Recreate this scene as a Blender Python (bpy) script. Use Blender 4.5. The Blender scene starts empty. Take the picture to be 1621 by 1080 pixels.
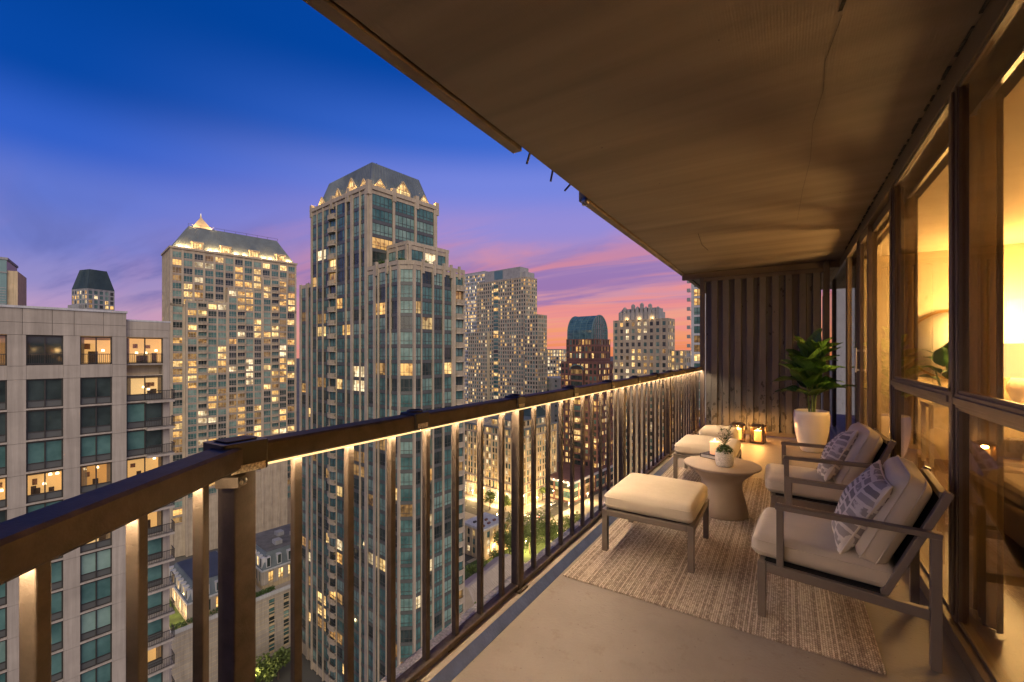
import bpy, bmesh, math, random
from mathutils import Vector, Matrix

R = math.radians
rng = random.Random(7)
sc = bpy.context.scene
col = sc.collection

# ------------------------------------------------------------------ camera
YAW = 32.5                       # the lens looks 32.5 degrees left of the balcony's long axis
cam = bpy.data.cameras.new('camera')
cam.sensor_fit = 'HORIZONTAL'; cam.sensor_width = 36.0
cam.lens = 36.0 * 682 / 1621
cam.shift_y = 18 / 1621
cam.clip_start = 0.05; cam.clip_end = 20000
cam_o = bpy.data.objects.new('camera', cam); col.objects.link(cam_o)
cam_o.location = (0, 0, 1.4); cam_o.rotation_euler = (R(90), 0, R(YAW))
sc.camera = cam_o

# ------------------------------------------------------------------ sky (dusk)
EXPO = 1.0                      # long dusk exposure
SKY = 1 / 2**EXPO
W = bpy.data.worlds.new('World'); sc.world = W; W.use_nodes = True
nt = W.node_tree; nt.nodes.clear()
def N(t, **k):
    n = nt.nodes.new(t)
    for a, b in k.items(): setattr(n, a, b)
    return n
def L(a, b): nt.links.new(a, b)
def ramp(stops, interp='EASE'):
    n = N('ShaderNodeValToRGB'); cr = n.color_ramp; cr.interpolation = interp
    while len(cr.elements) > 1: cr.elements.remove(cr.elements[-1])
    cr.elements[0].position = stops[0][0]; cr.elements[0].color = (*stops[0][1], 1)
    for p, c in stops[1:]:
        e = cr.elements.new(p); e.color = (*c, 1)
    return n
def math_n(op, a, b=None, clamp=False):
    n = N('ShaderNodeMath', operation=op); n.use_clamp = clamp
    for i, v in enumerate((a, b)):
        if v is None: continue
        if isinstance(v, (int, float)): n.inputs[i].default_value = v
        else: L(v, n.inputs[i])
    return n.outputs[0]
def mixc(f, a, b, bt='MIX'):
    n = N('ShaderNodeMix', data_type='RGBA', blend_type=bt)
    if isinstance(f, (int, float)): n.inputs[0].default_value = f
    else: L(f, n.inputs[0])
    for i, v in ((6, a), (7, b)):
        if isinstance(v, tuple): n.inputs[i].default_value = (*v, 1)
        else: L(v, n.inputs[i])
    return n.outputs[2]
def s2l(r, g, b):
    return tuple((c/255/12.92 if c/255 <= .04045 else ((c/255+.055)/1.055)**2.4) for c in (r, g, b))
tc = N('ShaderNodeTexCoord')
sep = N('ShaderNodeSeparateXYZ'); L(tc.outputs['Generated'], sep.inputs[0])
zz = math_n('MAXIMUM', sep.outputs[2], 0.0)
# ramp over the sine of elevation, away from and towards the afterglow
away = ramp([(0.0, s2l(214,165,185)), (.06, s2l(192,158,194)), (.12, s2l(146,140,200)), (.18, s2l(116,128,206)), (.25, s2l(96,120,210)), (.33, s2l(50,96,200)), (.42, s2l(8,72,166)), (.55, s2l(2,65,152)), (1.0, s2l(2,42,116))])
glow = ramp([(0.0, s2l(236,136,88)), (.04, s2l(242,156,112)), (.08, s2l(238,160,138)), (.13, s2l(208,148,168)), (.19, s2l(180,140,184)), (.28, s2l(148,140,214)), (.36, s2l(118,134,222)), (.44, s2l(62,106,208)), (.55, s2l(6,72,168)), (1.0, s2l(2,42,116))])
L(zz, away.inputs[0]); L(zz, glow.inputs[0])
hd = R(90 + 8)                   # heading of the afterglow
dot = N('ShaderNodeVectorMath', operation='DOT_PRODUCT')
L(tc.outputs['Generated'], dot.inputs[0]); dot.inputs[1].default_value = (math.cos(hd), math.sin(hd), 0)
az = N('ShaderNodeMapRange', interpolation_type='SMOOTHSTEP'); L(dot.outputs['Value'], az.inputs[0])
az.inputs[1].default_value = .28; az.inputs[2].default_value = .86
base = mixc(az.outputs[0], away.outputs[0], glow.outputs[0])
# streaky cloud: direction projected onto a high sheet, stretched
den = math_n('ADD', zz, .10)
px_ = math_n('DIVIDE', sep.outputs[0], den); py_ = math_n('DIVIDE', sep.outputs[1], den)
cmb = N('ShaderNodeCombineXYZ'); L(px_, cmb.inputs[0]); L(py_, cmb.inputs[1])
def cloud(scale, rot, stretch, lo, hi, w):
    mp = N('ShaderNodeMapping'); mp.inputs['Rotation'].default_value = (0, 0, R(rot)); mp.inputs['Scale'].default_value = (scale*stretch, scale, 1)
    mp.inputs['Location'].default_value = (w, w*1.7, 0)
    L(cmb.outputs[0], mp.inputs[0])
    no = N('ShaderNodeTexNoise'); no.inputs['Scale'].default_value = 1; no.inputs['Detail'].default_value = 7; no.inputs['Roughness'].default_value = .58; no.inputs['Distortion'].default_value = .7
    L(mp.outputs[0], no.inputs['Vector'])
    mr = N('ShaderNodeMapRange', interpolation_type='SMOOTHSTEP'); L(no.outputs[0], mr.inputs[0]); mr.inputs[1].default_value = lo; mr.inputs[2].default_value = hi
    return mr.outputs[0]
low = N('ShaderNodeMapRange', interpolation_type='SMOOTHSTEP'); L(zz, low.inputs[0]); low.inputs[1].default_value = .34; low.inputs[2].default_value = .10
hz = N('ShaderNodeMapRange', interpolation_type='SMOOTHSTEP'); L(zz, hz.inputs[0]); hz.inputs[1].default_value = .03; hz.inputs[2].default_value = .13
c1 = math_n('MULTIPLY', math_n('MULTIPLY', cloud(.8, 120, .26, .45, .60, 5.3), low.outputs[0]), hz.outputs[0])
lowg = math_n('MULTIPLY_ADD', az.outputs[0], .85); nt.nodes[-1].inputs[2].default_value = .15
c2 = math_n('MULTIPLY', math_n('MULTIPLY', cloud(1.5, 114, .24, .45, .63, 9.4), low.outputs[0]), lowg)
dark_c = mixc(az.outputs[0], s2l(92,100,168), s2l(128,106,178))
pink_c = mixc(az.outputs[0], s2l(186,142,192), s2l(240,146,140))
sky1 = mixc(math_n('MULTIPLY', c1, .78), base, dark_c)
sky2 = mixc(math_n('MULTIPLY', c2, .80), sky1, pink_c)
bg = N('ShaderNodeBackground'); L(sky2, bg.inputs[0]); bg.inputs[1].default_value = SKY
out = N('ShaderNodeOutputWorld'); L(bg.outputs[0], out.inputs[0])

# soft afterglow from the wide bright sky behind the lens (no hard sun left)
sun = bpy.data.lights.new('sun', 'SUN'); sun.energy = 1.4; sun.angle = R(70); sun.color = (1.0, .84, .58)
sun_o = bpy.data.objects.new('sun', sun); col.objects.link(sun_o)
sd = Vector((-math.sin(R(YAW+14)), math.cos(R(YAW+14)), -.62)).normalized()
sun_o.rotation_euler = sd.to_track_quat('-Z', 'Y').to_euler(); sun_o.location = (20, -30, 60)

sc.view_settings.view_transform = 'Standard'; sc.view_settings.look = 'None'
sc.view_settings.exposure = EXPO; sc.view_settings.gamma = 1.0
sc.view_settings.use_curve_mapping = False
sc.cycles.use_denoising = True
sc.cycles.max_bounces = 8; sc.cycles.diffuse_bounces = 4; sc.cycles.glossy_bounces = 4; sc.cycles.transparent_max_bounces = 16
sc.cycles.sample_clamp_indirect = 6.0
sc.cycles.caustics_reflective = False; sc.cycles.caustics_refractive = False

# ------------------------------------------------------------------ frames of reference
CS, SN = math.cos(R(YAW)), math.sin(R(YAW))
def cw(cx, cz):                  # metres right of / ahead of the lens -> world
    return (CS*cx - SN*cz, SN*cx + CS*cz)
def at(u, t):                    # photo column and distance ahead -> world
    return cw((u-810)/682*t, t)
GZ = -85.0                       # street level below the balcony floor

# ------------------------------------------------------------------ mesh helpers
class MB:
    def __init__(s): s.v = []; s.f = []; s.m = []; s.sm = []
    def add(s, vs, fs, m=0, smooth=False):
        b = len(s.v); s.v += [tuple(p) for p in vs]
        for f in fs: s.f.append([b+i for i in f]); s.m.append(m); s.sm.append(smooth)
        return s
    def box(s, x0, x1, y0, y1, z0, z1, m=0, T=None):
        vs = [(x0,y0,z0),(x1,y0,z0),(x1,y1,z0),(x0,y1,z0),(x0,y0,z1),(x1,y0,z1),(x1,y1,z1),(x0,y1,z1)]
        if T is not None: vs = [T @ Vector(p) for p in vs]
        return s.add(vs, [(0,3,2,1),(4,5,6,7),(0,1,5,4),(1,2,6,5),(2,3,7,6),(3,0,4,7)], m)
    def quad(s, a, b, c, d, m=0, smooth=False): return s.add([a,b,c,d], [(0,1,2,3)], m, smooth)
    def bar(s, a, b, w, h, m=0, up=(0,0,1)):   # a square bar from a to b
        a, b = Vector(a), Vector(b); d = (b-a).normalized(); u = Vector(up)
        if abs(d.dot(u)) > .98: u = Vector((0,1,0))
        x = d.cross(u).normalized(); y = x.cross(d)
        vs = [p + x*sx*w/2 + y*sy*h/2 for p in (a, b) for sx, sy in ((-1,-1),(1,-1),(1,1),(-1,1))]
        return s.add(vs, [(0,1,2,3),(4,7,6,5),(0,4,5,1),(1,5,6,2),(2,6,7,3),(3,7,4,0)], m)
    def tube(s, pts, r, n=8, m=0, smooth=True, closed=False, cap=True):
        pts = [Vector(p) for p in pts]; k = len(pts); rings = []
        rr = r if isinstance(r, (list, tuple)) else [r]*k
        up = Vector((0,0,1))
        for i, p in enumerate(pts):
            if closed: d = pts[(i+1) % k] - pts[i-1]
            else: d = pts[min(i+1, k-1)] - pts[max(i-1, 0)]
            d.normalize(); q = up if abs(d.dot(up)) < .95 else Vector((1,0,0))
            x = d.cross(q).normalized(); y = d.cross(x).normalized()
            rings.append([p + (x*math.cos(2*math.pi*j/n) + y*math.sin(2*math.pi*j/n))*rr[i] for j in range(n)])
        vs = [v for rg in rings for v in rg]; fs = []
        for i in range(k if closed else k-1):
            a, b = i*n, ((i+1) % k)*n
            for j in range(n): fs.append((a+j, a+(j+1) % n, b+(j+1) % n, b+j))
        if cap and not closed: fs += [tuple(range(n)), tuple(reversed(range((k-1)*n, k*n)))]
        return s.add(vs, fs, m, smooth)
    def lathe(s, prof, n=32, m=0, c=(0,0,0), smooth=True, wob=None):
        vs = []; fs = []; k = len(prof)
        for i, (r, z) in enumerate(prof):
            for j in range(n):
                a = 2*math.pi*j/n; q = r*(wob(a, z) if wob else 1)
                vs.append((c[0]+q*math.cos(a), c[1]+q*math.sin(a), c[2]+z))
        for i in range(k-1):
            for j in range(n): fs.append((i*n+j, i*n+(j+1) % n, (i+1)*n+(j+1) % n, (i+1)*n+j))
        return s.add(vs, fs, m, smooth)
    def prism(s, poly, z0, z1, m=0, mt=None):
        n = len(poly); vs = [(x,y,z0) for x, y in poly] + [(x,y,z1) for x, y in poly]
        s.add(vs, [tuple(reversed(range(n)))] + [(i,(i+1) % n,n+(i+1) % n,n+i) for i in range(n)], m)
        return s.add([(x,y,z1) for x, y in poly], [tuple(range(n))], m if mt is None else mt)
    def mesh(s, name, mats):
        me = bpy.data.meshes.new(name); me.from_pydata(s.v, [], s.f)
        for mt in (mats if isinstance(mats, (list, tuple)) else [mats]): me.materials.append(mt)
        me.polygons.foreach_set('material_index', s.m)
        me.polygons.foreach_set('use_smooth', s.sm)
        me.update(); return me
    def build(s, name, mats, parent=None, loc=(0,0,0), rz=0, bev=0):
        return put(name, s.mesh(name, mats), parent, loc, rz, bev)

def put(name, me, parent=None, loc=(0,0,0), rz=0, bev=0):
    o = bpy.data.objects.new(name, me); col.objects.link(o)
    o.location = loc; o.rotation_euler = (0, 0, rz)
    if parent is not None: o.parent = parent
    if bev:
        b = o.modifiers.new('bevel', 'BEVEL'); b.width = bev; b.segments = 2; b.limit_method = 'ANGLE'; b.angle_limit = R(40)
        b.harden_normals = False
    return o
def tag(o, label, cat, group=None, kind=None):
    o['label'] = label
    if cat: o['category'] = cat
    if group: o['group'] = group
    if kind: o['kind'] = kind
    return o
def thing(name, label, cat, loc=(0,0,0), rz=0, group=None):
    o = bpy.data.objects.new(name, None); col.objects.link(o); o.empty_display_size = .2
    o.location = loc; o.rotation_euler = (0,0,rz); return tag(o, label, cat, group)
def struct(o, kind='structure'):
    o['kind'] = kind; return o
def copy_tree(o, parent=None):
    c = o.copy(); col.objects.link(c); c.parent = parent
    for ch in [k for k in bpy.data.objects if k.parent == o]: copy_tree(ch, c)
    return c

# ------------------------------------------------------------------ materials
def mat(name, c, rough=.6, metal=0.0, var=.12, scale=4.0, bump=0.0, bscale=40.0, spec=.5, c2=None, detail=4, coat=0.0, stretch=None, coords='Object'):
    m = bpy.data.materials.new(name); m.use_nodes = True
    t = m.node_tree; b = t.nodes['Principled BSDF']
    b.inputs['Roughness'].default_value = rough; b.inputs['Metallic'].default_value = metal
    b.inputs['Specular IOR Level'].default_value = spec
    b.inputs['Coat Weight'].default_value = coat
    tcn = t.nodes.new('ShaderNodeTexCoord'); vec = tcn.outputs[coords]
    if stretch:
        mp = t.nodes.new('ShaderNodeMapping'); mp.inputs['Scale'].default_value = stretch; t.links.new(vec, mp.inputs[0]); vec = mp.outputs[0]
    no = t.nodes.new('ShaderNodeTexNoise'); no.inputs['Scale'].default_value = scale; no.inputs['Detail'].default_value = detail; no.inputs['Roughness'].default_value = .6
    t.links.new(vec, no.inputs['Vector'])
    cr = t.nodes.new('ShaderNodeValToRGB'); cr.color_ramp.elements[0].position = .3; cr.color_ramp.elements[1].position = .7
    lo = tuple(x*(1-var) for x in c); hi = c2 if c2 else tuple(min(1, x*(1+var)) for x in c)
    cr.color_ramp.elements[0].color = (*lo, 1); cr.color_ramp.elements[1].color = (*hi, 1)
    t.links.new(no.outputs[0], cr.inputs[0]); t.links.new(cr.outputs[0], b.inputs['Base Color'])
    if bump:
        n2 = t.nodes.new('ShaderNodeTexNoise'); n2.inputs['Scale'].default_value = bscale; n2.inputs['Detail'].default_value = 5
        t.links.new(vec, n2.inputs['Vector'])
        bp = t.nodes.new('ShaderNodeBump'); bp.inputs['Strength'].default_value = bump; bp.inputs['Distance'].default_value = .01
        t.links.new(n2.outputs[0], bp.inputs['Height']); t.links.new(bp.outputs[0], b.inputs['Normal'])
    return m
def emit(name, c, s, sample=True):
    m = bpy.data.materials.new(name); m.use_nodes = True
    b = m.node_tree.nodes['Principled BSDF']; b.inputs['Base Color'].default_value = (*[x*.5 for x in c], 1)
    b.inputs['Emission Color'].default_value = (*c, 1); b.inputs['Emission Strength'].default_value = s
    if not sample: m.cycles.emission_sampling = 'NONE'
    return m
def nodes(m): return m.node_tree, m.node_tree.nodes['Principled BSDF']

def lit_window(name, c, s, lo=.12):
    """a lit room seen through a far window: lamp-bright patches, dark furniture, curtains"""
    m = bpy.data.materials.new(name); m.use_nodes = True; t, b = nodes(m)
    b.inputs['Base Color'].default_value = (.05,.045,.03,1); b.inputs['Roughness'].default_value = .15
    g = t.nodes.new('ShaderNodeNewGeometry')
    no = t.nodes.new('ShaderNodeTexNoise'); no.inputs['Scale'].default_value = .9; no.inputs['Detail'].default_value = 3; no.inputs['Roughness'].default_value = .65
    vo = t.nodes.new('ShaderNodeTexVoronoi'); vo.inputs['Scale'].default_value = .8
    t.links.new(g.outputs['Position'], no.inputs['Vector']); t.links.new(g.outputs['Position'], vo.inputs['Vector'])
    ad = t.nodes.new('ShaderNodeMath'); ad.operation = 'MULTIPLY_ADD'; ad.inputs[1].default_value = .45
    t.links.new(vo.outputs['Color'], ad.inputs[0]); t.links.new(no.outputs[0], ad.inputs[2])
    cr = t.nodes.new('ShaderNodeValToRGB'); e = cr.color_ramp.elements
    e[0].position = .42; e[0].color = (c[0]*lo, c[1]*lo*.7, c[2]*lo*.5, 1)
    e[1].position = .8; e[1].color = (c[0], c[1], c[2], 1)
    k = cr.color_ramp.elements.new(.6); k.color = (c[0]*.62, c[1]*.52, c[2]*.42, 1)
    sn = t.nodes.new('ShaderNodeVectorMath'); sn.operation = 'SNAP'; sn.inputs[1].default_value = (2.3,2.3,3.2); t.links.new(g.outputs['Position'], sn.inputs[0])
    wn = t.nodes.new('ShaderNodeTexWhiteNoise'); wn.noise_dimensions = '3D'; t.links.new(sn.outputs[0], wn.inputs['Vector'])
    mr = t.nodes.new('ShaderNodeMapRange'); mr.inputs[3].default_value = s*.35; mr.inputs[4].default_value = s*1.5; t.links.new(wn.outputs['Value'], mr.inputs[0])
    t.links.new(ad.outputs[0], cr.inputs[0]); t.links.new(cr.outputs[0], b.inputs['Emission Color']); t.links.new(mr.outputs[0], b.inputs['Emission Strength'])
    m.cycles.emission_sampling = 'NONE'
    return m

def dim_glass(name, c, c2, rough=.06, spec=.6):
    m = mat(name, c, rough, 0, .3, .35, 0, 40, spec, c2)
    t, b = nodes(m); g = t.nodes.new('ShaderNodeNewGeometry')
    for n in t.nodes:
        if n.type == 'TEX_NOISE': t.links.new(g.outputs['Position'], n.inputs['Vector'])
    return m

def pane_glass(name, tint=(1,1,1), base=.05):
    """clear pane: lets light straight through, mirrors more at grazing angles (same from both sides)"""
    m = bpy.data.materials.new(name); m.use_nodes = True; t = m.node_tree
    for n in list(t.nodes): t.nodes.remove(n)
    o = t.nodes.new('ShaderNodeOutputMaterial'); mx = t.nodes.new('ShaderNodeMixShader')
    tr = t.nodes.new('ShaderNodeBsdfTransparent'); tr.inputs[0].default_value = (*tint, 1)
    gl = t.nodes.new('ShaderNodeBsdfGlossy'); gl.inputs['Roughness'].default_value = .012
    lw = t.nodes.new('ShaderNodeLayerWeight'); lw.inputs[0].default_value = .5
    pw = t.nodes.new('ShaderNodeMath'); pw.operation = 'POWER'; pw.inputs[1].default_value = 4.0
    ad = t.nodes.new('ShaderNodeMath'); ad.operation = 'MULTIPLY_ADD'; ad.inputs[1].default_value = .75; ad.inputs[2].default_value = base; ad.use_clamp = True
    t.links.new(lw.outputs['Facing'], pw.inputs[0]); t.links.new(pw.outputs[0], ad.inputs[0]); t.links.new(ad.outputs[0], mx.inputs[0])
    t.links.new(tr.outputs[0], mx.inputs[1]); t.links.new(gl.outputs[0], mx.inputs[2]); t.links.new(mx.outputs[0], o.inputs[0])
    return m

M = {}
M['rail'] = mat('bronze_rail_paint', (.088,.070,.055), .55, .0, .25, 22, .12, 180, .18, None, 8)
M['rail_dark'] = mat('dark_bracket_plastic', (.03,.026,.024), .45, 0, .1, 10)
M['sticker'] = mat('printed_sticker', (.55,.5,.42), .5, 0, .5, 160, detail=1)
M['led'] = emit('warm_light_strip', (1.0,.71,.42), 112)
M['led_lip'] = emit('amber_strip_diffuser', (1.0,.62,.26), .85)
M['bolt'] = mat('zinc_bolt', (.3,.29,.28), .35, .9)
M['mullion'] = mat('bronze_window_frame', (.16,.122,.088), .42, .2, .15, 5, .02, 200)
M['screen'] = mat('dark_brown_steel_paint', (.10,.082,.070), .55, .1, .12, 3, .05, 90)
M['pot'] = mat('matte_white_glaze', (.78,.74,.68), .32, 0, .03, 6)
M['soil'] = mat('dark_soil', (.02,.015,.01), .95, 0, .5, 40, .6, 60)
M['stemgreen'] = mat('green_stem', (.10,.16,.04), .6)
M['fabric'] = None
M['frame'] = mat('taupe_powder_coat', (.20,.17,.145), .42, .2, .06, 8, .03, 400)
M['webbing'] = mat('black_webbing', (.01,.01,.01), .8)
M['clay'] = mat('taupe_cast_stone', (.42,.345,.27), .62, 0, .06, 5, .06, 60)
M['wood_lantern'] = mat('brown_lantern_wood', (.09,.05,.028), .5, 0, .25, 10, .1, 60)
M['wax'] = None

# ================================================================== surfaces with their own recipes
def concrete_ceiling():
    m = bpy.data.materials.new('painted_board_formed_concrete'); m.use_nodes = True; t, b = nodes(m); lk = t.links.new
    b.inputs['Roughness'].default_value = .7
    tcn = t.nodes.new('ShaderNodeTexCoord')
    mp = t.nodes.new('ShaderNodeMapping'); mp.inputs['Scale'].default_value = (.22, 3.4, 1); mp.inputs['Rotation'].default_value = (0,0,R(6)); lk(tcn.outputs['Object'], mp.inputs[0])
    n1 = t.nodes.new('ShaderNodeTexNoise'); n1.inputs['Scale'].default_value = 1.2; n1.inputs['Detail'].default_value = 6; lk(mp.outputs[0], n1.inputs['Vector'])
    n2 = t.nodes.new('ShaderNodeTexNoise'); n2.inputs['Scale'].default_value = 14; n2.inputs['Detail'].default_value = 6; lk(tcn.outputs['Object'], n2.inputs['Vector'])
    cr = t.nodes.new('ShaderNodeValToRGB'); e = cr.color_ramp.elements
    e[0].position = .3; e[0].color = (.175,.135,.102,1); e[1].position = .72; e[1].color = (.285,.228,.175,1)
    lk(n1.outputs[0], cr.inputs[0])
    # hairline cracks and pock marks
    vo = t.nodes.new('ShaderNodeTexVoronoi'); vo.inputs['Scale'].default_value = 3.0; vo.feature = 'F1'; vo.inputs['Randomness'].default_value = 1
    lk(tcn.outputs['Object'], vo.inputs['Vector'])
    lt = t.nodes.new('ShaderNodeMath'); lt.operation = 'LESS_THAN'; lt.inputs[1].default_value = .022; lk(vo.outputs['Distance'], lt.inputs[0])
    mx = t.nodes.new('ShaderNodeMix'); mx.data_type = 'RGBA'; lk(lt.outputs[0], mx.inputs[0]); lk(cr.outputs[0], mx.inputs[6]); mx.inputs[7].default_value = (.09,.07,.055,1)
    lk(mx.outputs[2], b.inputs['Base Color'])
    wv = t.nodes.new('ShaderNodeTexWave'); wv.wave_type = 'BANDS'; wv.bands_direction = 'X'; wv.inputs['Scale'].default_value = 26; wv.inputs['Distortion'].default_value = 1.2; wv.inputs['Detail'].default_value = 2
    lk(tcn.outputs['Object'], wv.inputs['Vector'])
    m1 = t.nodes.new('ShaderNodeMath'); m1.operation = 'MULTIPLY_ADD'; m1.inputs[1].default_value = .22; lk(wv.outputs['Fac'], m1.inputs[0]); lk(n2.outputs[0], m1.inputs[2])
    bp = t.nodes.new('ShaderNodeBump'); bp.inputs['Strength'].default_value = .35; bp.inputs['Distance'].default_value = .006; lk(m1.outputs[0], bp.inputs['Height']); lk(bp.outputs[0], b.inputs['Normal'])
    return m
def floor_coat():
    m = bpy.data.materials.new('textured_grey_deck_coating'); m.use_nodes = True; t, b = nodes(m); lk = t.links.new
    b.inputs['Roughness'].default_value = .55
    tcn = t.nodes.new('ShaderNodeTexCoord')
    n1 = t.nodes.new('ShaderNodeTexNoise'); n1.inputs['Scale'].default_value = 1.6; n1.inputs['Detail'].default_value = 8; n1.inputs['Roughness'].default_value = .62; lk(tcn.outputs['Object'], n1.inputs['Vector'])
    cr = t.nodes.new('ShaderNodeValToRGB'); e = cr.color_ramp.elements
    e[0].position = .3; e[0].color = (.19,.163,.145,1); e[1].position = .7; e[1].color = (.275,.238,.212,1)
    lk(n1.outputs[0], cr.inputs[0])
    n3 = t.nodes.new('ShaderNodeTexNoise'); n3.inputs['Scale'].default_value = 9; n3.inputs['Detail'].default_value = 7; n3.inputs['Roughness'].default_value = .7; lk(tcn.outputs['Object'], n3.inputs['Vector'])
    st = t.nodes.new('ShaderNodeMapRange'); st.inputs[1].default_value = .57; st.inputs[2].default_value = .76; lk(n3.outputs[0], st.inputs[0])
    ms = t.nodes.new('ShaderNodeMath'); ms.operation = 'MULTIPLY'; ms.inputs[1].default_value = .6; lk(st.outputs[0], ms.inputs[0])
    mx = t.nodes.new('ShaderNodeMix'); mx.data_type = 'RGBA'; lk(ms.outputs[0], mx.inputs[0]); lk(cr.outputs[0], mx.inputs[6]); mx.inputs[7].default_value = (.15,.105,.075,1)
    vo = t.nodes.new('ShaderNodeTexVoronoi'); vo.inputs['Scale'].default_value = 22; lk(tcn.outputs['Object'], vo.inputs['Vector'])
    v2 = t.nodes.new('ShaderNodeMath'); v2.operation = 'LESS_THAN'; v2.inputs[1].default_value = .075; lk(vo.outputs['Distance'], v2.inputs[0])
    wn = t.nodes.new('ShaderNodeMath'); wn.operation = 'MULTIPLY'; wn.inputs[1].default_value = .55; lk(v2.outputs[0], wn.inputs[0])
    mg = t.nodes.new('ShaderNodeMix'); mg.data_type = 'RGBA'; lk(wn.outputs[0], mg.inputs[0]); lk(mx.outputs[2], mg.inputs[6]); mg.inputs[7].default_value = (.10,.075,.06,1)
    lk(mg.outputs[2], b.inputs['Base Color'])
    n2 = t.nodes.new('ShaderNodeTexNoise'); n2.inputs['Scale'].default_value = 70; n2.inputs['Detail'].default_value = 5; lk(tcn.outputs['Object'], n2.inputs['Vector'])
    bp = t.nodes.new('ShaderNodeBump'); bp.inputs['Strength'].default_value = .55; bp.inputs['Distance'].default_value = .004; lk(n2.outputs[0], bp.inputs['Height']); lk(bp.outputs[0], b.inputs['Normal'])
    rr = t.nodes.new('ShaderNodeMapRange'); rr.inputs[3].default_value = .42; rr.inputs[4].default_value = .7; lk(n1.outputs[0], rr.inputs[0]); lk(rr.outputs[0], b.inputs['Roughness'])
    return m
def rug_weave():
    m = bpy.data.materials.new('braided_jute_weave'); m.use_nodes = True; t, b = nodes(m); lk = t.links.new
    b.inputs['Roughness'].default_value = .95; b.inputs['Specular IOR Level'].default_value = .1
    tcn = t.nodes.new('ShaderNodeTexCoord'); sp = t.nodes.new('ShaderNodeSeparateXYZ'); lk(tcn.outputs['Object'], sp.inputs[0])
    def mth(op, a, bb=None, c=None):
        n = t.nodes.new('ShaderNodeMath'); n.operation = op
        for i, v in enumerate((a, bb, c)):
            if v is None: continue
            if isinstance(v, (int, float)): n.inputs[i].default_value = v
            else: lk(v, n.inputs[i])
        return n.outputs[0]
    pit = .0105
    rx = mth('DIVIDE', sp.outputs[0], pit); fx = mth('FRACT', rx); ix = mth('FLOOR', rx)
    # braids: strands slanting one way, then the other, row by row
    par = mth('MULTIPLY', mth('MODULO', mth('ABSOLUTE', ix), 2), 2); sgn = mth('SUBTRACT', par, 1)
    sl = mth('MULTIPLY_ADD', mth('MULTIPLY', fx, sgn), .55, mth('DIVIDE', sp.outputs[1], .016))
    ty = mth('ABSOLUTE', mth('SUBTRACT', mth('FRACT', sl), .5)); tx = mth('ABSOLUTE', mth('SUBTRACT', fx, .5))
    h = mth('SUBTRACT', 1, mth('ADD', mth('POWER', mth('MULTIPLY', tx, 2), 3), mth('POWER', mth('MULTIPLY', ty, 2), 3)))
    wn = t.nodes.new('ShaderNodeTexWhiteNoise'); wn.noise_dimensions = '2D'; cb = t.nodes.new('ShaderNodeCombineXYZ'); lk(ix, cb.inputs[0]); lk(mth('FLOOR', sl), cb.inputs[1]); lk(cb.outputs[0], wn.inputs['Vector'])
    wr = t.nodes.new('ShaderNodeTexWhiteNoise'); wr.noise_dimensions = '1D'; lk(ix, wr.inputs['W'])
    v = mth('ADD', mth('MULTIPLY', wn.outputs['Value'], .5), mth('MULTIPLY', wr.outputs['Value'], .6))
    cr = t.nodes.new('ShaderNodeValToRGB'); e = cr.color_ramp.elements
    e[0].position = .2; e[0].color = (.36,.29,.24,1); e[1].position = .8; e[1].color = (.70,.61,.52,1)
    lk(v, cr.inputs[0])
    mx = t.nodes.new('ShaderNodeMix'); mx.data_type = 'RGBA'; mx.blend_type = 'MULTIPLY'; mx.inputs[0].default_value = 1
    cr2 = t.nodes.new('ShaderNodeValToRGB'); cr2.color_ramp.elements[0].color = (.36,.32,.29,1); cr2.color_ramp.elements[0].position = -.0; cr2.color_ramp.elements[1].position = .5; lk(h, cr2.inputs[0])
    lk(cr.outputs[0], mx.inputs[6]); lk(cr2.outputs[0], mx.inputs[7]); lk(mx.outputs[2], b.inputs['Base Color'])
    bp = t.nodes.new('ShaderNodeBump'); bp.inputs['Strength'].default_value = .8; bp.inputs['Distance'].default_value = .006; lk(h, bp.inputs['Height']); lk(bp.outputs[0], b.inputs['Normal'])
    return m
def woven_fabric(name, c):
    m = mat(name, c, .9, 0, .05, 5, 0, 1, .15)
    t, b = nodes(m); lk = t.links.new
    tcn = t.nodes.new('ShaderNodeTexCoord')
    n2 = t.nodes.new('ShaderNodeTexNoise'); n2.inputs['Scale'].default_value = 420; n2.inputs['Detail'].default_value = 2; lk(tcn.outputs['Object'], n2.inputs['Vector'])
    n3 = t.nodes.new('ShaderNodeTexNoise'); n3.inputs['Scale'].default_value = 5; n3.inputs['Detail'].default_value = 3; lk(tcn.outputs['Object'], n3.inputs['Vector'])
    b1 = t.nodes.new('ShaderNodeBump'); b1.inputs['Strength'].default_value = .3; b1.inputs['Distance'].default_value = .002; lk(n2.outputs[0], b1.inputs['Height'])
    b2 = t.nodes.new('ShaderNodeBump'); b2.inputs['Strength'].default_value = .35; b2.inputs['Distance'].default_value = .03; lk(n3.outputs[0], b2.inputs['Height']); lk(b1.outputs[0], b2.inputs['Normal']); lk(b2.outputs[0], b.inputs['Normal'])
    b.inputs['Sheen Weight'].default_value = .15
    return m
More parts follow.
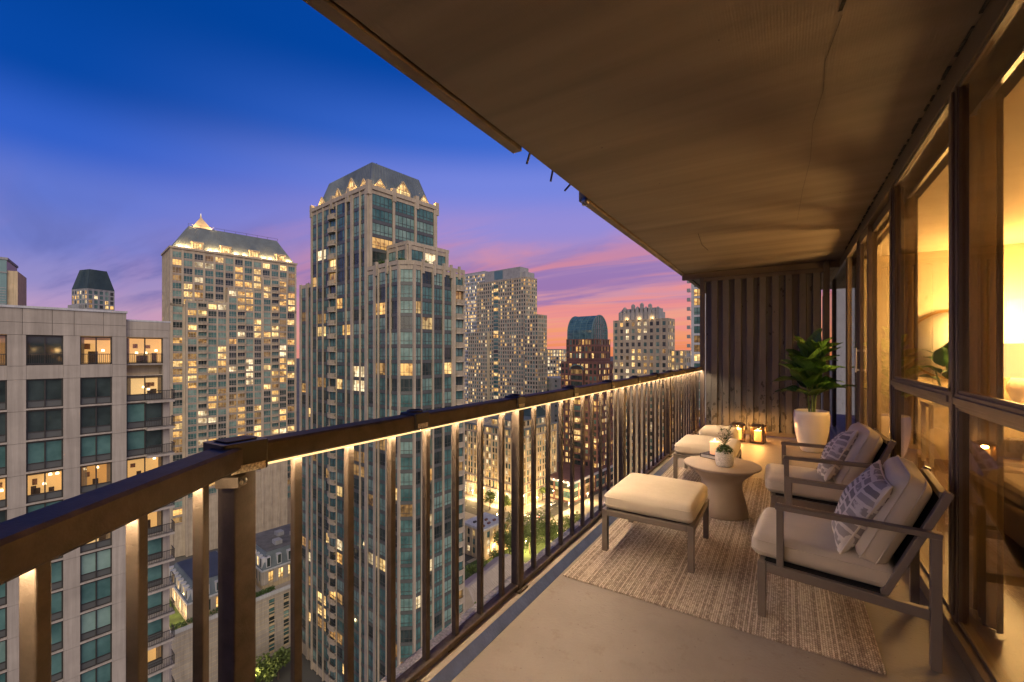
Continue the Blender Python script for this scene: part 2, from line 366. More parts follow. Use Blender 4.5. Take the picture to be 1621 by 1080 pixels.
def pillow_print():
    m = bpy.data.materials.new('grey_brushstroke_print'); m.use_nodes = True; t, b = nodes(m); lk = t.links.new
    b.inputs['Roughness'].default_value = .92
    tcn = t.nodes.new('ShaderNodeTexCoord')
    no = t.nodes.new('ShaderNodeTexNoise'); no.inputs['Scale'].default_value = 9; no.inputs['Detail'].default_value = 3; lk(tcn.outputs['Object'], no.inputs['Vector'])
    va = t.nodes.new('ShaderNodeVectorMath'); va.operation = 'MULTIPLY_ADD'; va.inputs[1].default_value = (.035,.035,.035); lk(no.outputs['Color'], va.inputs[0]); lk(tcn.outputs['Object'], va.inputs[2])
    br = t.nodes.new('ShaderNodeTexBrick'); br.inputs['Scale'].default_value = 1; br.inputs['Brick Width'].default_value = .050; br.inputs['Row Height'].default_value = .095
    br.inputs['Mortar Size'].default_value = .0085; br.inputs['Mortar Smooth'].default_value = .1; br.offset = .37; br.squash = .6; br.squash_frequency = 3
    lk(va.outputs[0], br.inputs['Vector'])
    br.inputs['Color1'].default_value = (.24,.22,.20,1); br.inputs['Color2'].default_value = (.38,.35,.32,1); br.inputs['Mortar'].default_value = (.68,.63,.56,1)
    n2 = t.nodes.new('ShaderNodeTexNoise'); n2.inputs['Scale'].default_value = 16; n2.inputs['Detail'].default_value = 3; lk(tcn.outputs['Object'], n2.inputs['Vector'])
    mr = t.nodes.new('ShaderNodeMapRange'); mr.inputs[1].default_value = .60; mr.inputs[2].default_value = .66; lk(n2.outputs[0], mr.inputs[0])
    mx = t.nodes.new('ShaderNodeMix'); mx.data_type = 'RGBA'; lk(mr.outputs[0], mx.inputs[0]); lk(br.outputs['Color'], mx.inputs[6]); mx.inputs[7].default_value = (.64,.60,.54,1)
    lk(mx.outputs[2], b.inputs['Base Color'])
    n3 = t.nodes.new('ShaderNodeTexNoise'); n3.inputs['Scale'].default_value = 350; lk(tcn.outputs['Object'], n3.inputs['Vector'])
    bp = t.nodes.new('ShaderNodeBump'); bp.inputs['Strength'].default_value = .3; bp.inputs['Distance'].default_value = .002; lk(n3.outputs[0], bp.inputs['Height']); lk(bp.outputs[0], b.inputs['Normal'])
    return m
def peeling_paint():
    m = mat('peeling_brown_paint', (.105,.102,.104), .55, 0, .12, 2.2, .06, 120)
    t, b = nodes(m); lk = t.links.new
    cr = [n for n in t.nodes if n.type == 'VALTORGB'][0]
    tcn = t.nodes.new('ShaderNodeTexCoord'); sp = t.nodes.new('ShaderNodeSeparateXYZ'); g = t.nodes.new('ShaderNodeNewGeometry')
    lk(g.outputs['Position'], sp.inputs[0])
    mp = t.nodes.new('ShaderNodeMapping'); mp.inputs['Scale'].default_value = (1.6,1,1); lk(g.outputs['Position'], mp.inputs[0])
    no = t.nodes.new('ShaderNodeTexNoise'); no.inputs['Scale'].default_value = 8.5; no.inputs['Detail'].default_value = 5; no.inputs['Roughness'].default_value = .5; lk(mp.outputs[0], no.inputs['Vector'])
    big = t.nodes.new('ShaderNodeTexNoise'); big.inputs['Scale'].default_value = 1.5; lk(g.outputs['Position'], big.inputs['Vector'])
    mr = t.nodes.new('ShaderNodeMapRange'); mr.inputs[1].default_value = 0; mr.inputs[2].default_value = 1.2; mr.inputs[3].default_value = .08; mr.inputs[4].default_value = -.03; lk(sp.outputs[2], mr.inputs[0])
    ad = t.nodes.new('ShaderNodeMath'); lk(no.outputs[0], ad.inputs[0]); lk(mr.outputs[0], ad.inputs[1])
    a2 = t.nodes.new('ShaderNodeMath'); a2.operation = 'MULTIPLY_ADD'; a2.inputs[1].default_value = .22; lk(big.outputs[0], a2.inputs[0]); lk(ad.outputs[0], a2.inputs[2])
    gt = t.nodes.new('ShaderNodeMath'); gt.operation = 'GREATER_THAN'; gt.inputs[1].default_value = .775; lk(a2.outputs[0], gt.inputs[0])
    mx = t.nodes.new('ShaderNodeMix'); mx.data_type = 'RGBA'; lk(gt.outputs[0], mx.inputs[0]); lk(cr.outputs[0], mx.inputs[6]); mx.inputs[7].default_value = (.022,.019,.018,1)
    lk(mx.outputs[2], b.inputs['Base Color'])
    return m
M['ceiling'] = concrete_ceiling(); M['floor'] = floor_coat(); M['rug'] = rug_weave()
M['fabric'] = woven_fabric('greige_woven_fabric', (.60,.535,.43)); M['print'] = pillow_print(); M['peel'] = peeling_paint()
M['curb_top'] = mat('pale_curb_coating', (.30,.265,.245), .7, 0, .12, 6, .4, 90)
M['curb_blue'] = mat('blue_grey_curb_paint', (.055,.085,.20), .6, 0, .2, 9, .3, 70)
M['ledge'] = mat('speckled_ledge_concrete', (.30,.29,.29), .85, 0, .35, 90, .3, 120)
M['glass'] = pane_glass('window_pane', (.95,.92,.86), .07)
M['clear'] = pane_glass('lantern_pane', (1,.97,.92), .02)
M['caulk'] = mat('crumbling_caulk', (.03,.026,.022), .9, 0, .5, 60, .5, 80)
M['rubber'] = mat('black_gasket', (.012,.012,.012), .7)
M['cream'] = mat('cream_wall_paint', (.72,.58,.36), .85, 0, .03, 2)
M['white_ceiling'] = mat('cream_ceiling_paint', (.74,.60,.38), .9, 0, .02, 2)
M['wood_floor'] = mat('oak_floor', (.13,.075,.04), .4, 0, .2, 6, 0, 1, .5, None, 4, 0, (6,.5,1))
M['curtain'] = mat('brown_linen_curtain', (.42,.34,.22), .9, 0, .1, 30, .2, 200)
t_, b_ = nodes(M['curtain']); o_ = [n for n in t_.nodes if n.type == 'OUTPUT_MATERIAL'][0]; mx_ = t_.nodes.new('ShaderNodeMixShader'); tl_ = t_.nodes.new('ShaderNodeBsdfTranslucent'); tl_.inputs[0].default_value = (.62,.50,.30,1); mx_.inputs[0].default_value = .6
t_.links.new(b_.outputs[0], mx_.inputs[1]); t_.links.new(tl_.outputs[0], mx_.inputs[2]); t_.links.new(mx_.outputs[0], o_.inputs[0])
M['steel'] = mat('brushed_steel', (.55,.53,.5), .3, .9)
M['mirror'] = mat('pale_reflection_mirror', (.85,.78,.62), .35, .35, .03)  # pale dull tone stands in for the lit wall it would reflect
M['brass'] = mat('brass', (.6,.4,.15), .3, .9)
M['linen'] = mat('ivory_linen', (.75,.68,.55), .9, 0, .04, 20, .2, 200)
M['shade'] = emit('lit_lamp_shade', (1.0,.62,.24), 1.3)

# ================================================================== balcony structure
XR = -1.30            # railing line
XW = .70              # outer face of the window wall
CZ = 2.84             # underside of the slab above
CX, CYk = XR, .605    # corner post where the railing turns
ex, ey = cw(-.771 + .066*2.6, 1.209 - 2.6)
fl = MB(); poly = [(-1.203,.62),(-1.203,12.2),(.80,12.2),(.80,-2.2),(ex+.03,ey+.02)]
fl.prism(poly, -.22, 0)
struct(fl.build('floor', M['floor']))
def offs(d):           # line parallel to the railing at distance d inside it
    sx, sy = ex-CX, ey-CYk; l = math.hypot(sx, sy); nx, ny = -sy/l, sx/l   # inward normal of the bent run
    k = (1-nx)/ny if abs(ny) > 1e-6 else 0
    return [(CX+d, 12.2), (CX+d, CYk + d*k), (ex+nx*d, ey+ny*d)]
def strip(mb, d0, d1, z0, z1, m=0):
    A, B = offs(d0), offs(d1)
    for i in (0, 1):
        a, b, c, d = A[i], A[i+1], B[i+1], B[i]
        vs = [(*p, z0) for p in (a,b,c,d)] + [(*p, z1) for p in (a,b,c,d)]
        mb.add(vs, [(0,3,2,1),(4,5,6,7),(0,1,5,4),(1,2,6,5),(2,3,7,6),(3,0,4,7)], m)
cu = MB(); strip(cu, -.03, .058, -.22, .046)
struct(cu.build('kerb', M['curb_top']))
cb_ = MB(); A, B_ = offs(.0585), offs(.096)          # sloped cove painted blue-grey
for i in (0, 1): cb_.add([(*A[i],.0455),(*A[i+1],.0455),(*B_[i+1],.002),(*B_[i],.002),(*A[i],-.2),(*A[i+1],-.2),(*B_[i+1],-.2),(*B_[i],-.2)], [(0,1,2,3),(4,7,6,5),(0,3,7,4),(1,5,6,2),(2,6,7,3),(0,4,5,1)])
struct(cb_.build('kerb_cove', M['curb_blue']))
le = MB(); strip(le, -.12, -.033, -.25, .040)
struct(le.build('slab_ledge', M['ledge']))

# slab above: soffit boards cast with visible joints, edge strip broken in one place
ce = MB(); ce.box(-1.565, 1.2, -3.2, 12.2, CZ, CZ+.2)
ceil_o = struct(ce.build('ceiling', M['ceiling']))
yb = -3.0
for i, w in enumerate([1.3,1.1,1.22,1.18,1.2,1.15,1.2,1.2,1.2,1.2,1.2,1.2]):
    b = MB(); sk = 0
    x0, x1, y0, y1 = -1.50, .66, yb, yb+w
    zz0 = CZ-.003-.0006*(i % 2)
    b.add([(x0,y0,zz0),(x1,y0+sk,zz0),(x1,y1+sk,zz0),(x0,y1,zz0),(x0,y0,CZ+.001),(x1,y0+sk,CZ+.001),(x1,y1+sk,CZ+.001),(x0,y1,CZ+.001)], [(0,1,2,3),(4,7,6,5),(0,4,5,1),(1,5,6,2),(2,6,7,3),(3,7,4,0)])
    b.build('soffit_panel', M['ceiling'], ceil_o); yb += w
for y0, y1, nm in ((-3.2, 2.62, 'drip_edge'), (3.78, 12.2, 'drip_edge')):
    b = MB(); b.box(-1.66, -1.585, y0, y1, CZ-.012, CZ+.22)
    b.build(nm, M['ceiling'], ceil_o, bev=.006)
b = MB(); b.box(-1.5845, -1.5655, -3.2, 12.2, CZ+.03, CZ+.2); b.build('shadow_joint', M['rubber'], ceil_o)
for y, l, dx in ((2.72,.06,-.03), (3.08,.07,-.02), (3.42,.03,-.06)):
    b = MB(); b.bar((-1.575,y,CZ+.02), (-1.575+dx,y,CZ-l), .012, .012); b.build('stub', M['rail_dark'], ceil_o)
b = MB(); b.lathe([(0,-.035),(.03,-.03),(.04,0),(.035,.03),(0,.04)], 10); b.build('junction_fitting', M['bolt'], ceil_o, (-1.60,3.80,CZ-.02))
# broken patches: a spalled scar and a few cracks in the soffit
def crack(pts, w=.004):
    b = MB(); z = CZ-.0045
    for (x0,y0),(x1,y1) in zip(pts, pts[1:]): b.bar((x0,y0,z), (x1,y1,z), w, .0015)
    b.build('crack', M['caulk'], ceil_o)
crack([(.17,2.05),(.175,2.12),(.20,2.2),(.19,2.27)], .016); crack([(.20,2.3),(.16,2.62),(.17,2.9),(.14,3.3),(.15,3.9),(.12,4.6),(.1,5.6)], .0012)
crack([(.02,1.66),(-.2,1.78),(-.33,1.80)], .006); crack([(-.9,5.6),(-.95,6.2),(-.93,6.6)], .005)
b = MB(); b.box(-1.62, .76, 8.36, 8.44, CZ-.115, CZ-.010); struct(b.build('end_beam', M['ceiling'], bev=.004))

# own building behind the lens: closes the balcony end and holds the flat
b = MB(); b.box(.70, 5.2, -3.2, -3.05, -.22, CZ); struct(b.build('wall_end', M['ceiling']))
b = MB(); b.box(-1.2, .70, -2.95, -2.80, -.2, CZ-.008); struct(b.build('wall_side', M['ceiling']))

# ================================================================== railing
rl = thing('balcony_railing', 'dark bronze metal balcony railing with warm light strip under its handrail', 'railing', (0,0,0))
ux, uy = ex-CX, ey-CYk; ul = math.hypot(ux, uy); ux, uy = ux/ul, uy/ul
ang2 = math.atan2(uy, ux)
ZB, ZT = 1.082, 1.145
RW = .078
def rail_prof(mb, a, b, w, z0, z1, c=.007):
    a, b = Vector((a[0],a[1],0)), Vector((b[0],b[1],0)); d = (b-a).normalized(); n = Vector((-d.y,d.x,0))
    pr = [(-w/2,z0+c),(-w/2+c,z0),(w/2-c,z0),(w/2,z0+c),(w/2,z1-c),(w/2-c,z1),(-w/2+c,z1),(-w/2,z1-c)]
    vs = [p + n*q + Vector((0,0,z)) for p in (a,b) for q,z in pr]; k = len(pr)
    mb.add(vs, [(i,(i+1)%k,k+(i+1)%k,k+i) for i in range(k)] + [tuple(reversed(range(k))), tuple(range(k,2*k))])
segs = [.605,1.29,2.07,2.82,3.60,4.38,5.16,5.94,6.72,7.50,8.26]
for y0, y1 in zip(segs, segs[1:]):
    b = MB(); rail_prof(b, (XR,y0+(.0 if y0>1 else 0)), (XR,y1-.0015), RW, ZB, ZT); b.build('handrail', M['rail'], rl)
b = MB(); rail_prof(b, (CX+ux*.001,CYk+uy*.001), (ex,ey), RW, ZB, ZT); b.build('handrail', M['rail'], rl)
for y in segs[1:-1]:                                        # joint collars with a raised oval cap and a sticker
    b = MB(); b.box(-.047,.047,-.040,.040,-.058,.009); br = b.build('joint_collar', M['rail_dark'], rl, (XR,y,ZT), 0, .006)
    b = MB(); b.lathe([(.034,0),(.034,.006),(.028,.008),(.026,.004),(0,.004)], 20); b.build('cap', M['rail_dark'], br, (0,0,.0095))
    b = MB(); b.box(.0473,.0482,-.028,.028,-.052,-.034); b.build('sticker', M['sticker'], br)
b = MB(); b.prism([(-.054,-.062),(.050,-.068),(.062,.052),(-.050,.060)], -.074, .010); br = b.build('corner_collar', M['rail_dark'], rl, (CX,CYk,ZT), .12, .007)
b = MB(); b.prism([(-.034,-.045),(.030,-.045),(.036,.036),(-.030,.036)], .0105, .014); b.build('cap', M['rail'], br, (0,0,0), 0, .003)
b = MB(); b.prism([(.056,-.05),(.058,-.05),(.0655,.04),(.0635,.04)], -.070, -.050); b.build('sticker', M['sticker'], br)
b = MB(); b.box(-.045,-.004,-.030,.030,-.104,-.0745); bk = b.build('corner_bracket', M['rail'], rl, (CX+ux*.07+.02,CYk+uy*.07,ZT), ang2, .002)
for k in (-1, 1):
    b = MB(); b.lathe([(0,.004),(.006,.003),(.007,0)], 10); o = b.build('bolt', M['bolt'], bk, (-.024+k*.010,.031,-.09)); o.rotation_euler = (R(-90),0,0)
# light strip: under the inner edge on the straight run, under the middle on the bent run
for y0, y1 in zip(segs, segs[1:]):
    b = MB(); b.box(XR+.010, XR+.024, y0+.002, y1-.002, ZB-.0020, ZB-.0005); ls = b.build('light_strip', M['led'], rl)
    b = MB(); b.box(XR+.030, XR+.0325, y0+.001, y1-.001, ZB-.0065, ZB-.0005); b.build('diffuser_lip', M['led_lip'], ls)
b = MB(); p0 = (CX+ux*.13, CYk+uy*.13); b.bar((p0[0],p0[1],ZB-.006), (ex,ey,ZB-.006), .008, .008); b.build('light_strip', M['led'], rl)
# balusters and posts
ZR0, ZR1 = .062, .088
bal = MB(); bal.box(-.0125,.0125,-.0125,.0125, ZR1, ZB-.0005); bal_me = bal.mesh('baluster', M['rail'])
post = MB(); post.box(-.027,.027,-.027,.027, .047, ZB-.0005); post_me = post.mesh('post', M['rail'])
posts = [.605, 2.10, 3.965, 5.83, 7.70]
ys = [.778+.193*i for i in range(7)]
for a in posts[1:]: ys += [a + .1865*i for i in range(1, 10) if a+.1865*i < 8.2]
for y in ys: put('baluster', bal_me, rl, (XR,y,0), 0, .0025)
for d in (.155,.35,.545,.74,.935,1.13,1.325,1.52): put('baluster', bal_me, rl, (CX+ux*d,CYk+uy*d,0), ang2, .0025)
for y in posts[1:]:
    p = put('post', post_me, rl, (XR,y,0), 0, .003)
    b = MB(); b.box(-.045,.045,-.045,.045,.0465,.058); b.build('base_plate', M['rail'], p, (0,0,0), 0, .002)
b = MB(); b.box(-.033,.033,-.033,.033, .047, ZB-.0005); p = b.build('post', M['rail'], rl, (CX,CYk,0), .22, .004)
for y0, y1 in zip(posts, posts[1:]+[8.26]):
    b = MB(); b.box(-.026,.026, y0+.032, y1-.032, ZR0, ZR1-.0005); b.build('bottom_rail', M['rail'], rl, (XR,0,0), 0, .003)
b = MB(); b.bar((CX+ux*.04,CYk+uy*.04,(ZR0+ZR1)/2), (ex,ey,(ZR0+ZR1)/2), .05, .025); b.build('bottom_rail', M['rail'], rl)
for y in (.9, 1.5, 2.5, 3.4, 4.5, 5.3, 6.4, 7.2):
    b = MB(); b.box(-.015,.015,-.015,.015,.0465,ZR0); b.build('foot', M['rail'], rl, (XR,y,0))

# ================================================================== privacy screen at the far end
ps = thing('privacy_screen', 'dark brown ribbed metal privacy screen with peeling paint across balcony end', 'screen', (0,8.30,0))
b = MB(); b.box(-1.30,-1.225,-.04,.04,0.0,CZ-.11); b.build('post', M['screen'], ps, bev=.004)
b = MB(); b.box(.485,.565,-.04,.04,0.0,CZ-.012); b.build('post', M['screen'], ps, bev=.004)
b = MB(); b.box(-1.2245,.4845,-.03,.03,CZ-.19,CZ-.118); b.build('top_rail', M['screen'], ps, bev=.003)
b = MB(); b.box(-1.2245,.4845,-.03,.03,.02,.09); b.build('bottom_rail', M['screen'], ps, bev=.003)
n = 9; wb = (.455+1.195)/n
for i in range(n):
    x0 = -1.195 + i*wb
    b = MB(); b.box(x0, x0+wb-.003, .012, .02, .0905, CZ-.1905); b.build('panel', M['peel'], ps)
    b = MB(); e0 = x0+wb*.44; e1 = x0+wb*.95; pr = [(e0-.012,.0115),(e0,-.045),(e1,-.045),(e1+.006,.0115)]
    vs = [(x,y,z) for z in (.091,CZ-.191) for x,y in pr]
    b.add(vs, [(0,1,5,4),(1,2,6,5),(2,3,7,6),(3,0,4,7),(3,2,1,0),(4,5,6,7)]); b.build('rib', M['peel'], ps)
b = MB(); b.box(-1.21,.462,.0205,.026,.05,CZ-.15); b.build('backing_sheet', M['screen'], ps)

# ================================================================== window wall of the flat
gw = thing('window_wall', 'bronze framed floor to ceiling window wall of the lit flat', 'window', (XW,0,0))
FD = .048
def vert(y, w=.08, z0=.0, z1=CZ-.012, d=FD, nm='mullion'):
    b = MB(); b.box(0, d, y-w/2, y+w/2, z0, z1); o = b.build(nm, M['mullion'], gw, bev=.004)
    b = MB(); b.box(-.012, -.0005, y-w*.28, y+w*.28, z0+.10, z1-.14); b.build('cover_strip', M['mullion'], o, bev=.003); return o
muls = [-.9, .95, 2.99, 4.47, 6.36, 7.47, 9.6, 12.1]
for y in muls: vert(y, .08 if y in (2.99,4.47,.95) else .065)
b = MB(); b.box(-.004, FD, -3.0, 12.18, CZ-.135, CZ-.0125); b.build('head_rail', M['mullion'], gw, bev=.003)
b = MB(); b.box(-.030, FD+.01, -3.0, 12.18, .001, .075); b.build('sill', M['mullion'], gw, bev=.004)
b = MB()
for i in range(60):
    y = 1.0 + i*.11 + rng.uniform(-.04,.04); b.box(-.012-rng.random()*.008, -.0045, y, y+rng.uniform(.03,.10), CZ-.013-rng.random()*.005, CZ-.0085)
struct(b.build('caulk', M['caulk'], gw), 'stuff')
bays = list(zip(muls, muls[1:]))
for y0, y1 in bays:
    if y0 == 4.47: continue
    a0, a1 = y0+.036, y1-.036
    if y1 <= 4.5:
        for z0, z1 in ((.075,1.13),(1.20,CZ-.135)):
            b = MB(); b.box(.020,.025,a0,a1,z0+.004,z1-.004); b.build('pane', M['glass'], gw)
            g = MB(); t = .014
            for q in ((a0,a0+t,z0,z1),(a1-t,a1,z0,z1)): g.box(.008,.0195,q[0],q[1],q[2],q[3])
            for q in ((a0+t,a1-t,z0,z0+t),(a0+t,a1-t,z1-t,z1)): g.box(.008,.0195,q[0],q[1],q[2],q[3])
            g.build('glazing_bead', M['mullion'], gw)
        b = MB(); b.box(-.004, FD-.006, y0+.0401, y1-.0401, 1.13, 1.20); mr_ = b.build('mid_rail', M['mullion'], gw, bev=.004)
        b = MB(); b.box(-.014,-.0045,y0+.05,y1-.05,1.148,1.182); b.build('moulding', M['mullion'], mr_, bev=.003)
    else:
        b = MB(); b.box(.020,.025,a0,a1,.08,CZ-.14); b.build('pane', M['glass'], gw)
b = MB(); b.box(-.012,-.0005,2.965,3.015,1.20,1.232); b.build('latch', M['mullion'], gw, bev=.004)
sd_ = thing('sliding_door', 'bronze framed sliding glass door with steel pull handle', 'door', (XW,0,0))
for y in (4.555, 5.74): b = MB(); b.box(.045,.08,y-.04,y+.04,.076,CZ-.136); b.build('stile', M['mullion'], sd_, bev=.003)
for y in (5.72, 6.285): b = MB(); b.box(.004,.040,y-.035,y+.035,.076,CZ-.136); b.build('stile', M['mullion'], sd_, bev=.003)
for y0, y1, xx in ((4.5955,5.6995,.060),(5.7555,6.2495,.020)):
    for z0, z1 in ((.076,.16),(CZ-.21,CZ-.1365)):
        b = MB(); b.box(xx-.016,xx+.018,y0,y1,z0,z1); b.build('rail', M['mullion'], sd_, bev=.003)
    b = MB(); b.box(xx-.003,xx+.003,y0,y1,.161,CZ-.211); b.build('pane', M['glass'], sd_)
b = MB(); b.box(-.040,-.022,6.26,6.295,1.17,1.45); h = b.build('handle', M['steel'], sd_, bev=.004)
for z in (1.2,1.42): b = MB(); b.box(-.0215,.0035,6.268,6.287,z-.012,z+.012); b.build('standoff', M['steel'], h)

# ------------------------------------------------------------------ the lit room behind the glass
b = MB(); b.box(.79,5.0,-3.04,12.2,-.2,.012); struct(b.build('room_floor', M['wood_floor']))
b = MB(); b.box(.96,5.0,-3.04,12.2,2.72,2.83); struct(b.build('room_ceiling', M['white_ceiling']))
b = MB(); b.box(.935,.9595,-3.04,12.2,2.69,CZ-.02); struct(b.build('curtain_bulkhead', M['white_ceiling']))
b = MB(); b.box(5.0,5.15,-3.04,12.2,-.2,CZ); struct(b.build('room_wall_back', M['cream']))
b = MB(); b.box(.90,4.998,7.70,7.82,.0125,2.7195); struct(b.build('room_wall_cross', M['cream']))
b = MB(); b.box(.80,4.998,11.5,11.6,.0125,2.7195); struct(b.build('room_wall_far', M['cream']))
b = MB(); b.box(.84,.86,-2.9,7.6,2.665,2.688); tag(b.build('curtain_track', M['steel']), 'slim metal curtain track along the top of the room windows', 'curtain track')
def curtain(y0, y1, label, folds):
    b = MB(); n = folds*8; pts = [(.865+.028*math.sin(i/n*folds*2*math.pi)+.006*math.sin(i*1.9), y0+(y1-y0)*i/n) for i in range(n+1)]
    for th in (0,):
        vs = [(x,y,z) for z in (.03,.9,1.8,2.66) for x,y in pts]; k = n+1
        b.add(vs, [(r*k+i,r*k+i+1,(r+1)*k+i+1,(r+1)*k+i) for r in range(3) for i in range(n)], 0, True)
    o = b.build('curtain', M['curtain']); sl = o.modifiers.new('thick', 'SOLIDIFY'); sl.thickness = .004
    tag(o, label, 'curtain', 'curtains inside the window wall'); return o
curtain(3.04, 3.46, 'brown linen curtain gathered behind the mullion beside the nearest chair', 5)
curtain(4.66, 5.12, 'brown linen curtain gathered beside the sliding door inside the room', 5)
lp = thing('table_lamp', 'glowing table lamp with drum shade inside the lit room', 'lamp', (2.22,7.25,.78))
b = MB(); b.lathe([(0,0),(.10,0),(.10,.02),(.03,.04),(.07,.14),(.085,.22),(.05,.32),(.015,.36),(.015,.42),(0,.42)], 24); b.build('base', M['linen'], lp)
b = MB(); b.lathe([(.22,.34),(.17,.72)], 32); o = b.build('shade', M['shade'], lp)
pl = bpy.data.lights.new('lamp_bulb', 'POINT'); pl.energy = 170; pl.color = (1,.62,.24); pl.shadow_soft_size = .28
plo = bpy.data.objects.new('lamp_bulb', pl); col.objects.link(plo); plo.location = (0,0,.95); plo.parent = lp
cs_ = thing('console_table', 'low pale console table against the cross wall of the room', 'table', (2.0,7.3,.0125))
b = MB(); b.box(-.55,.65,-.2,.22,.72,.765); b.build('top', M['linen'], cs_, bev=.004)
for x in (-.52,.62):
    for y in (-.17,.19): b = MB(); b.box(x-.02,x+.02,y-.02,y+.02,0,.7195); b.build('leg', M['linen'], cs_)
mi = thing('round_mirror', 'round brass framed mirror hanging on the cream room wall', 'mirror', (1.78,7.685,1.50))
b = MB(); b.lathe([(0,0),(.42,0),(.42,.012),(0,.012)], 48); o = b.build('glass', M['mirror'], mi); o.rotation_euler = (R(90),0,0)
b = MB(); b.lathe([(.42,0),(.445,0),(.445,.02),(.42,.02)], 48); o = b.build('rim', M['brass'], mi); o.rotation_euler = (R(90),0,0)

so = thing('sofa', 'brown upholstered sofa inside the room behind the window wall', 'sofa', (1.75,4.6,.0125))
M['sofa'] = mat('brown_sofa_fabric', (.20,.145,.10), .9, 0, .1, 20, .2, 150)
b = MB(); b.box(-.45,.45,-.95,.95,.10,.32); b.build('base', M['sofa'], so, bev=.02)
for y in (-.62,0,.62): b = MB(); b.box(-.42,.26,y-.295,y+.295,.325,.46); b.build('seat_cushion', M['sofa'], so, bev=.04)
for y in (-.62,0,.62): b = MB(); b.box(.265,.42,y-.295,y+.295,.465,.84); b.build('back_cushion', M['sofa'], so, bev=.05)
for y in (-1.03,1.03): b = MB(); b.box(-.45,.45,y-.078,y+.078,.05,.62); b.build('arm', M['sofa'], so, bev=.03)
for x in (-.38,.38):
    for y in (-.85,.85): b = MB(); b.box(x-.025,x+.025,y-.025,y+.025,0,.0995); b.build('foot', M['wood_lantern'], so)

fl_ = thing('added_floor_lamp', 'added unseen floor lamp that evens the room glow', 'lamp', (3.1,4.3,.0125))  # added lamp out of view, brightens the room ceiling and curtains
b = MB(); b.lathe([(0,0),(.15,0),(.15,.02),(.012,.03),(.012,1.5),(0,1.5)], 20); b.build('stand', M['brass'], fl_)
b = MB(); b.lathe([(.22,1.35),(.17,1.68)], 28); b.build('shade', M['shade'], fl_)
pl = bpy.data.lights.new('lamp_bulb', 'POINT'); pl.energy = 75; pl.color = (1,.62,.25); pl.shadow_soft_size = .30
plo = bpy.data.objects.new('lamp_bulb', pl); col.objects.link(plo); plo.location = (0,0,1.85); plo.parent = fl_

# ================================================================== rug
b = MB(); b.box(-1.18, .366, 2.443, 5.50, .0005, .0085)
tag(b.build('area_rug', M['rug'], bev=.003), 'tan braided jute rug laid on the balcony floor', 'rug')

# ================================================================== soft goods
def cushion_mb(w, d, h, r=.04, puff=.02, n=22, side=.008):
    """rounded, puffed box centred on x,y with its underside at z=0"""
    hx, hy, hz = w/2, d/2, h/2; mb = MB(); idx = {}; vs = []; fs = []
    def ease(i): t = i/n*2-1; return math.sin(t*math.pi/2)*.55 + t*.45
    def vid(p):
        k = tuple(round(c,5) for c in p)
        if k not in idx:
            q = Vector((p[0]*hx, p[1]*hy, p[2]*hz)); rr = min(r, hz*.98)
            inn = Vector((max(-(hx-rr),min(hx-rr,q.x)), max(-(hy-rr),min(hy-rr,q.y)), max(-(hz-rr),min(hz-rr,q.z))))
            dlt = q-inn
            if dlt.length > 1e-9: q = inn + dlt.normalized()*rr
            ax, ay = min(1,abs(q.x)/hx), min(1,abs(q.y)/hy)
            f = (1-ax**2.2)*(1-ay**2.2)
            q.z += (1 if p[2] > 0 else -.25)*puff*f*abs(p[2])
            wv = .0025*math.sin(q.x*23+q.y*9)*f; q.z += wv
            e = (1-min(1,abs(p[2]))**2)
            q.x *= 1+side/hx*e*(1-ay**2)*ax**6
            q.y *= 1+side/hy*e*(1-ax**2)*ay**6
            idx[k] = len(vs); vs.append((q.x,q.y,q.z+hz))
        return idx[k]
    for ax in range(3):
        for s in (-1,1):
            for i in range(n):
                for j in range(n):
                    c = []
                    for a, e in ((i,j),(i+1,j),(i+1,j+1),(i,j+1)):
                        p = [0,0,0]; p[ax] = s; p[(ax+1)%3] = ease(a); p[(ax+2)%3] = ease(e); c.append(vid(p))
                    fs.append(tuple(c) if s > 0 else tuple(reversed(c)))
    return mb.add(vs, fs, 0, True)
def piping_mb(w, d, h, r=.04, z=None, t=.0042):
    mb = MB(); rr = r*.9; pts = []
    for cx, cy, a0 in ((w/2-rr,d/2-rr,0),(-w/2+rr,d/2-rr,90),(-w/2+rr,-d/2+rr,180),(w/2-rr,-d/2+rr,270)):
        for k in range(5): a = R(a0+k*22.5); pts.append((cx+(rr+.001)*math.cos(a), cy+(rr+.001)*math.sin(a), z))
    return mb.tube(pts, t, 6, closed=True)
def pillow_mb(w, d, T, n=26):
    mb = MB(); vs = []; fs = []
    for s in (1,-1):
        for i in range(n+1):
            for j in range(n+1):
                u, v = math.sin((i/n-.5)*math.pi), math.sin((j/n-.5)*math.pi)
                x = w/2*u*(1-.075*(1-v*v)); y = d/2*v*(1-.075*(1-u*u))
                f = max(0,(1-u*u)*(1-v*v)); z = s*T/2*f**.42*(1+.06*math.sin(5*u+3*v)+.05*math.sin(7*v-2*u))
                vs.append((x,y,z))
    k = n+1
    for s in (0,1):
        o = s*k*k
        for i in range(n):
            for j in range(n):
                q = (o+i*k+j, o+(i+1)*k+j, o+(i+1)*k+j+1, o+i*k+j+1); fs.append(q if s == 0 else tuple(reversed(q)))
    return mb.add(vs, fs, 0, True)

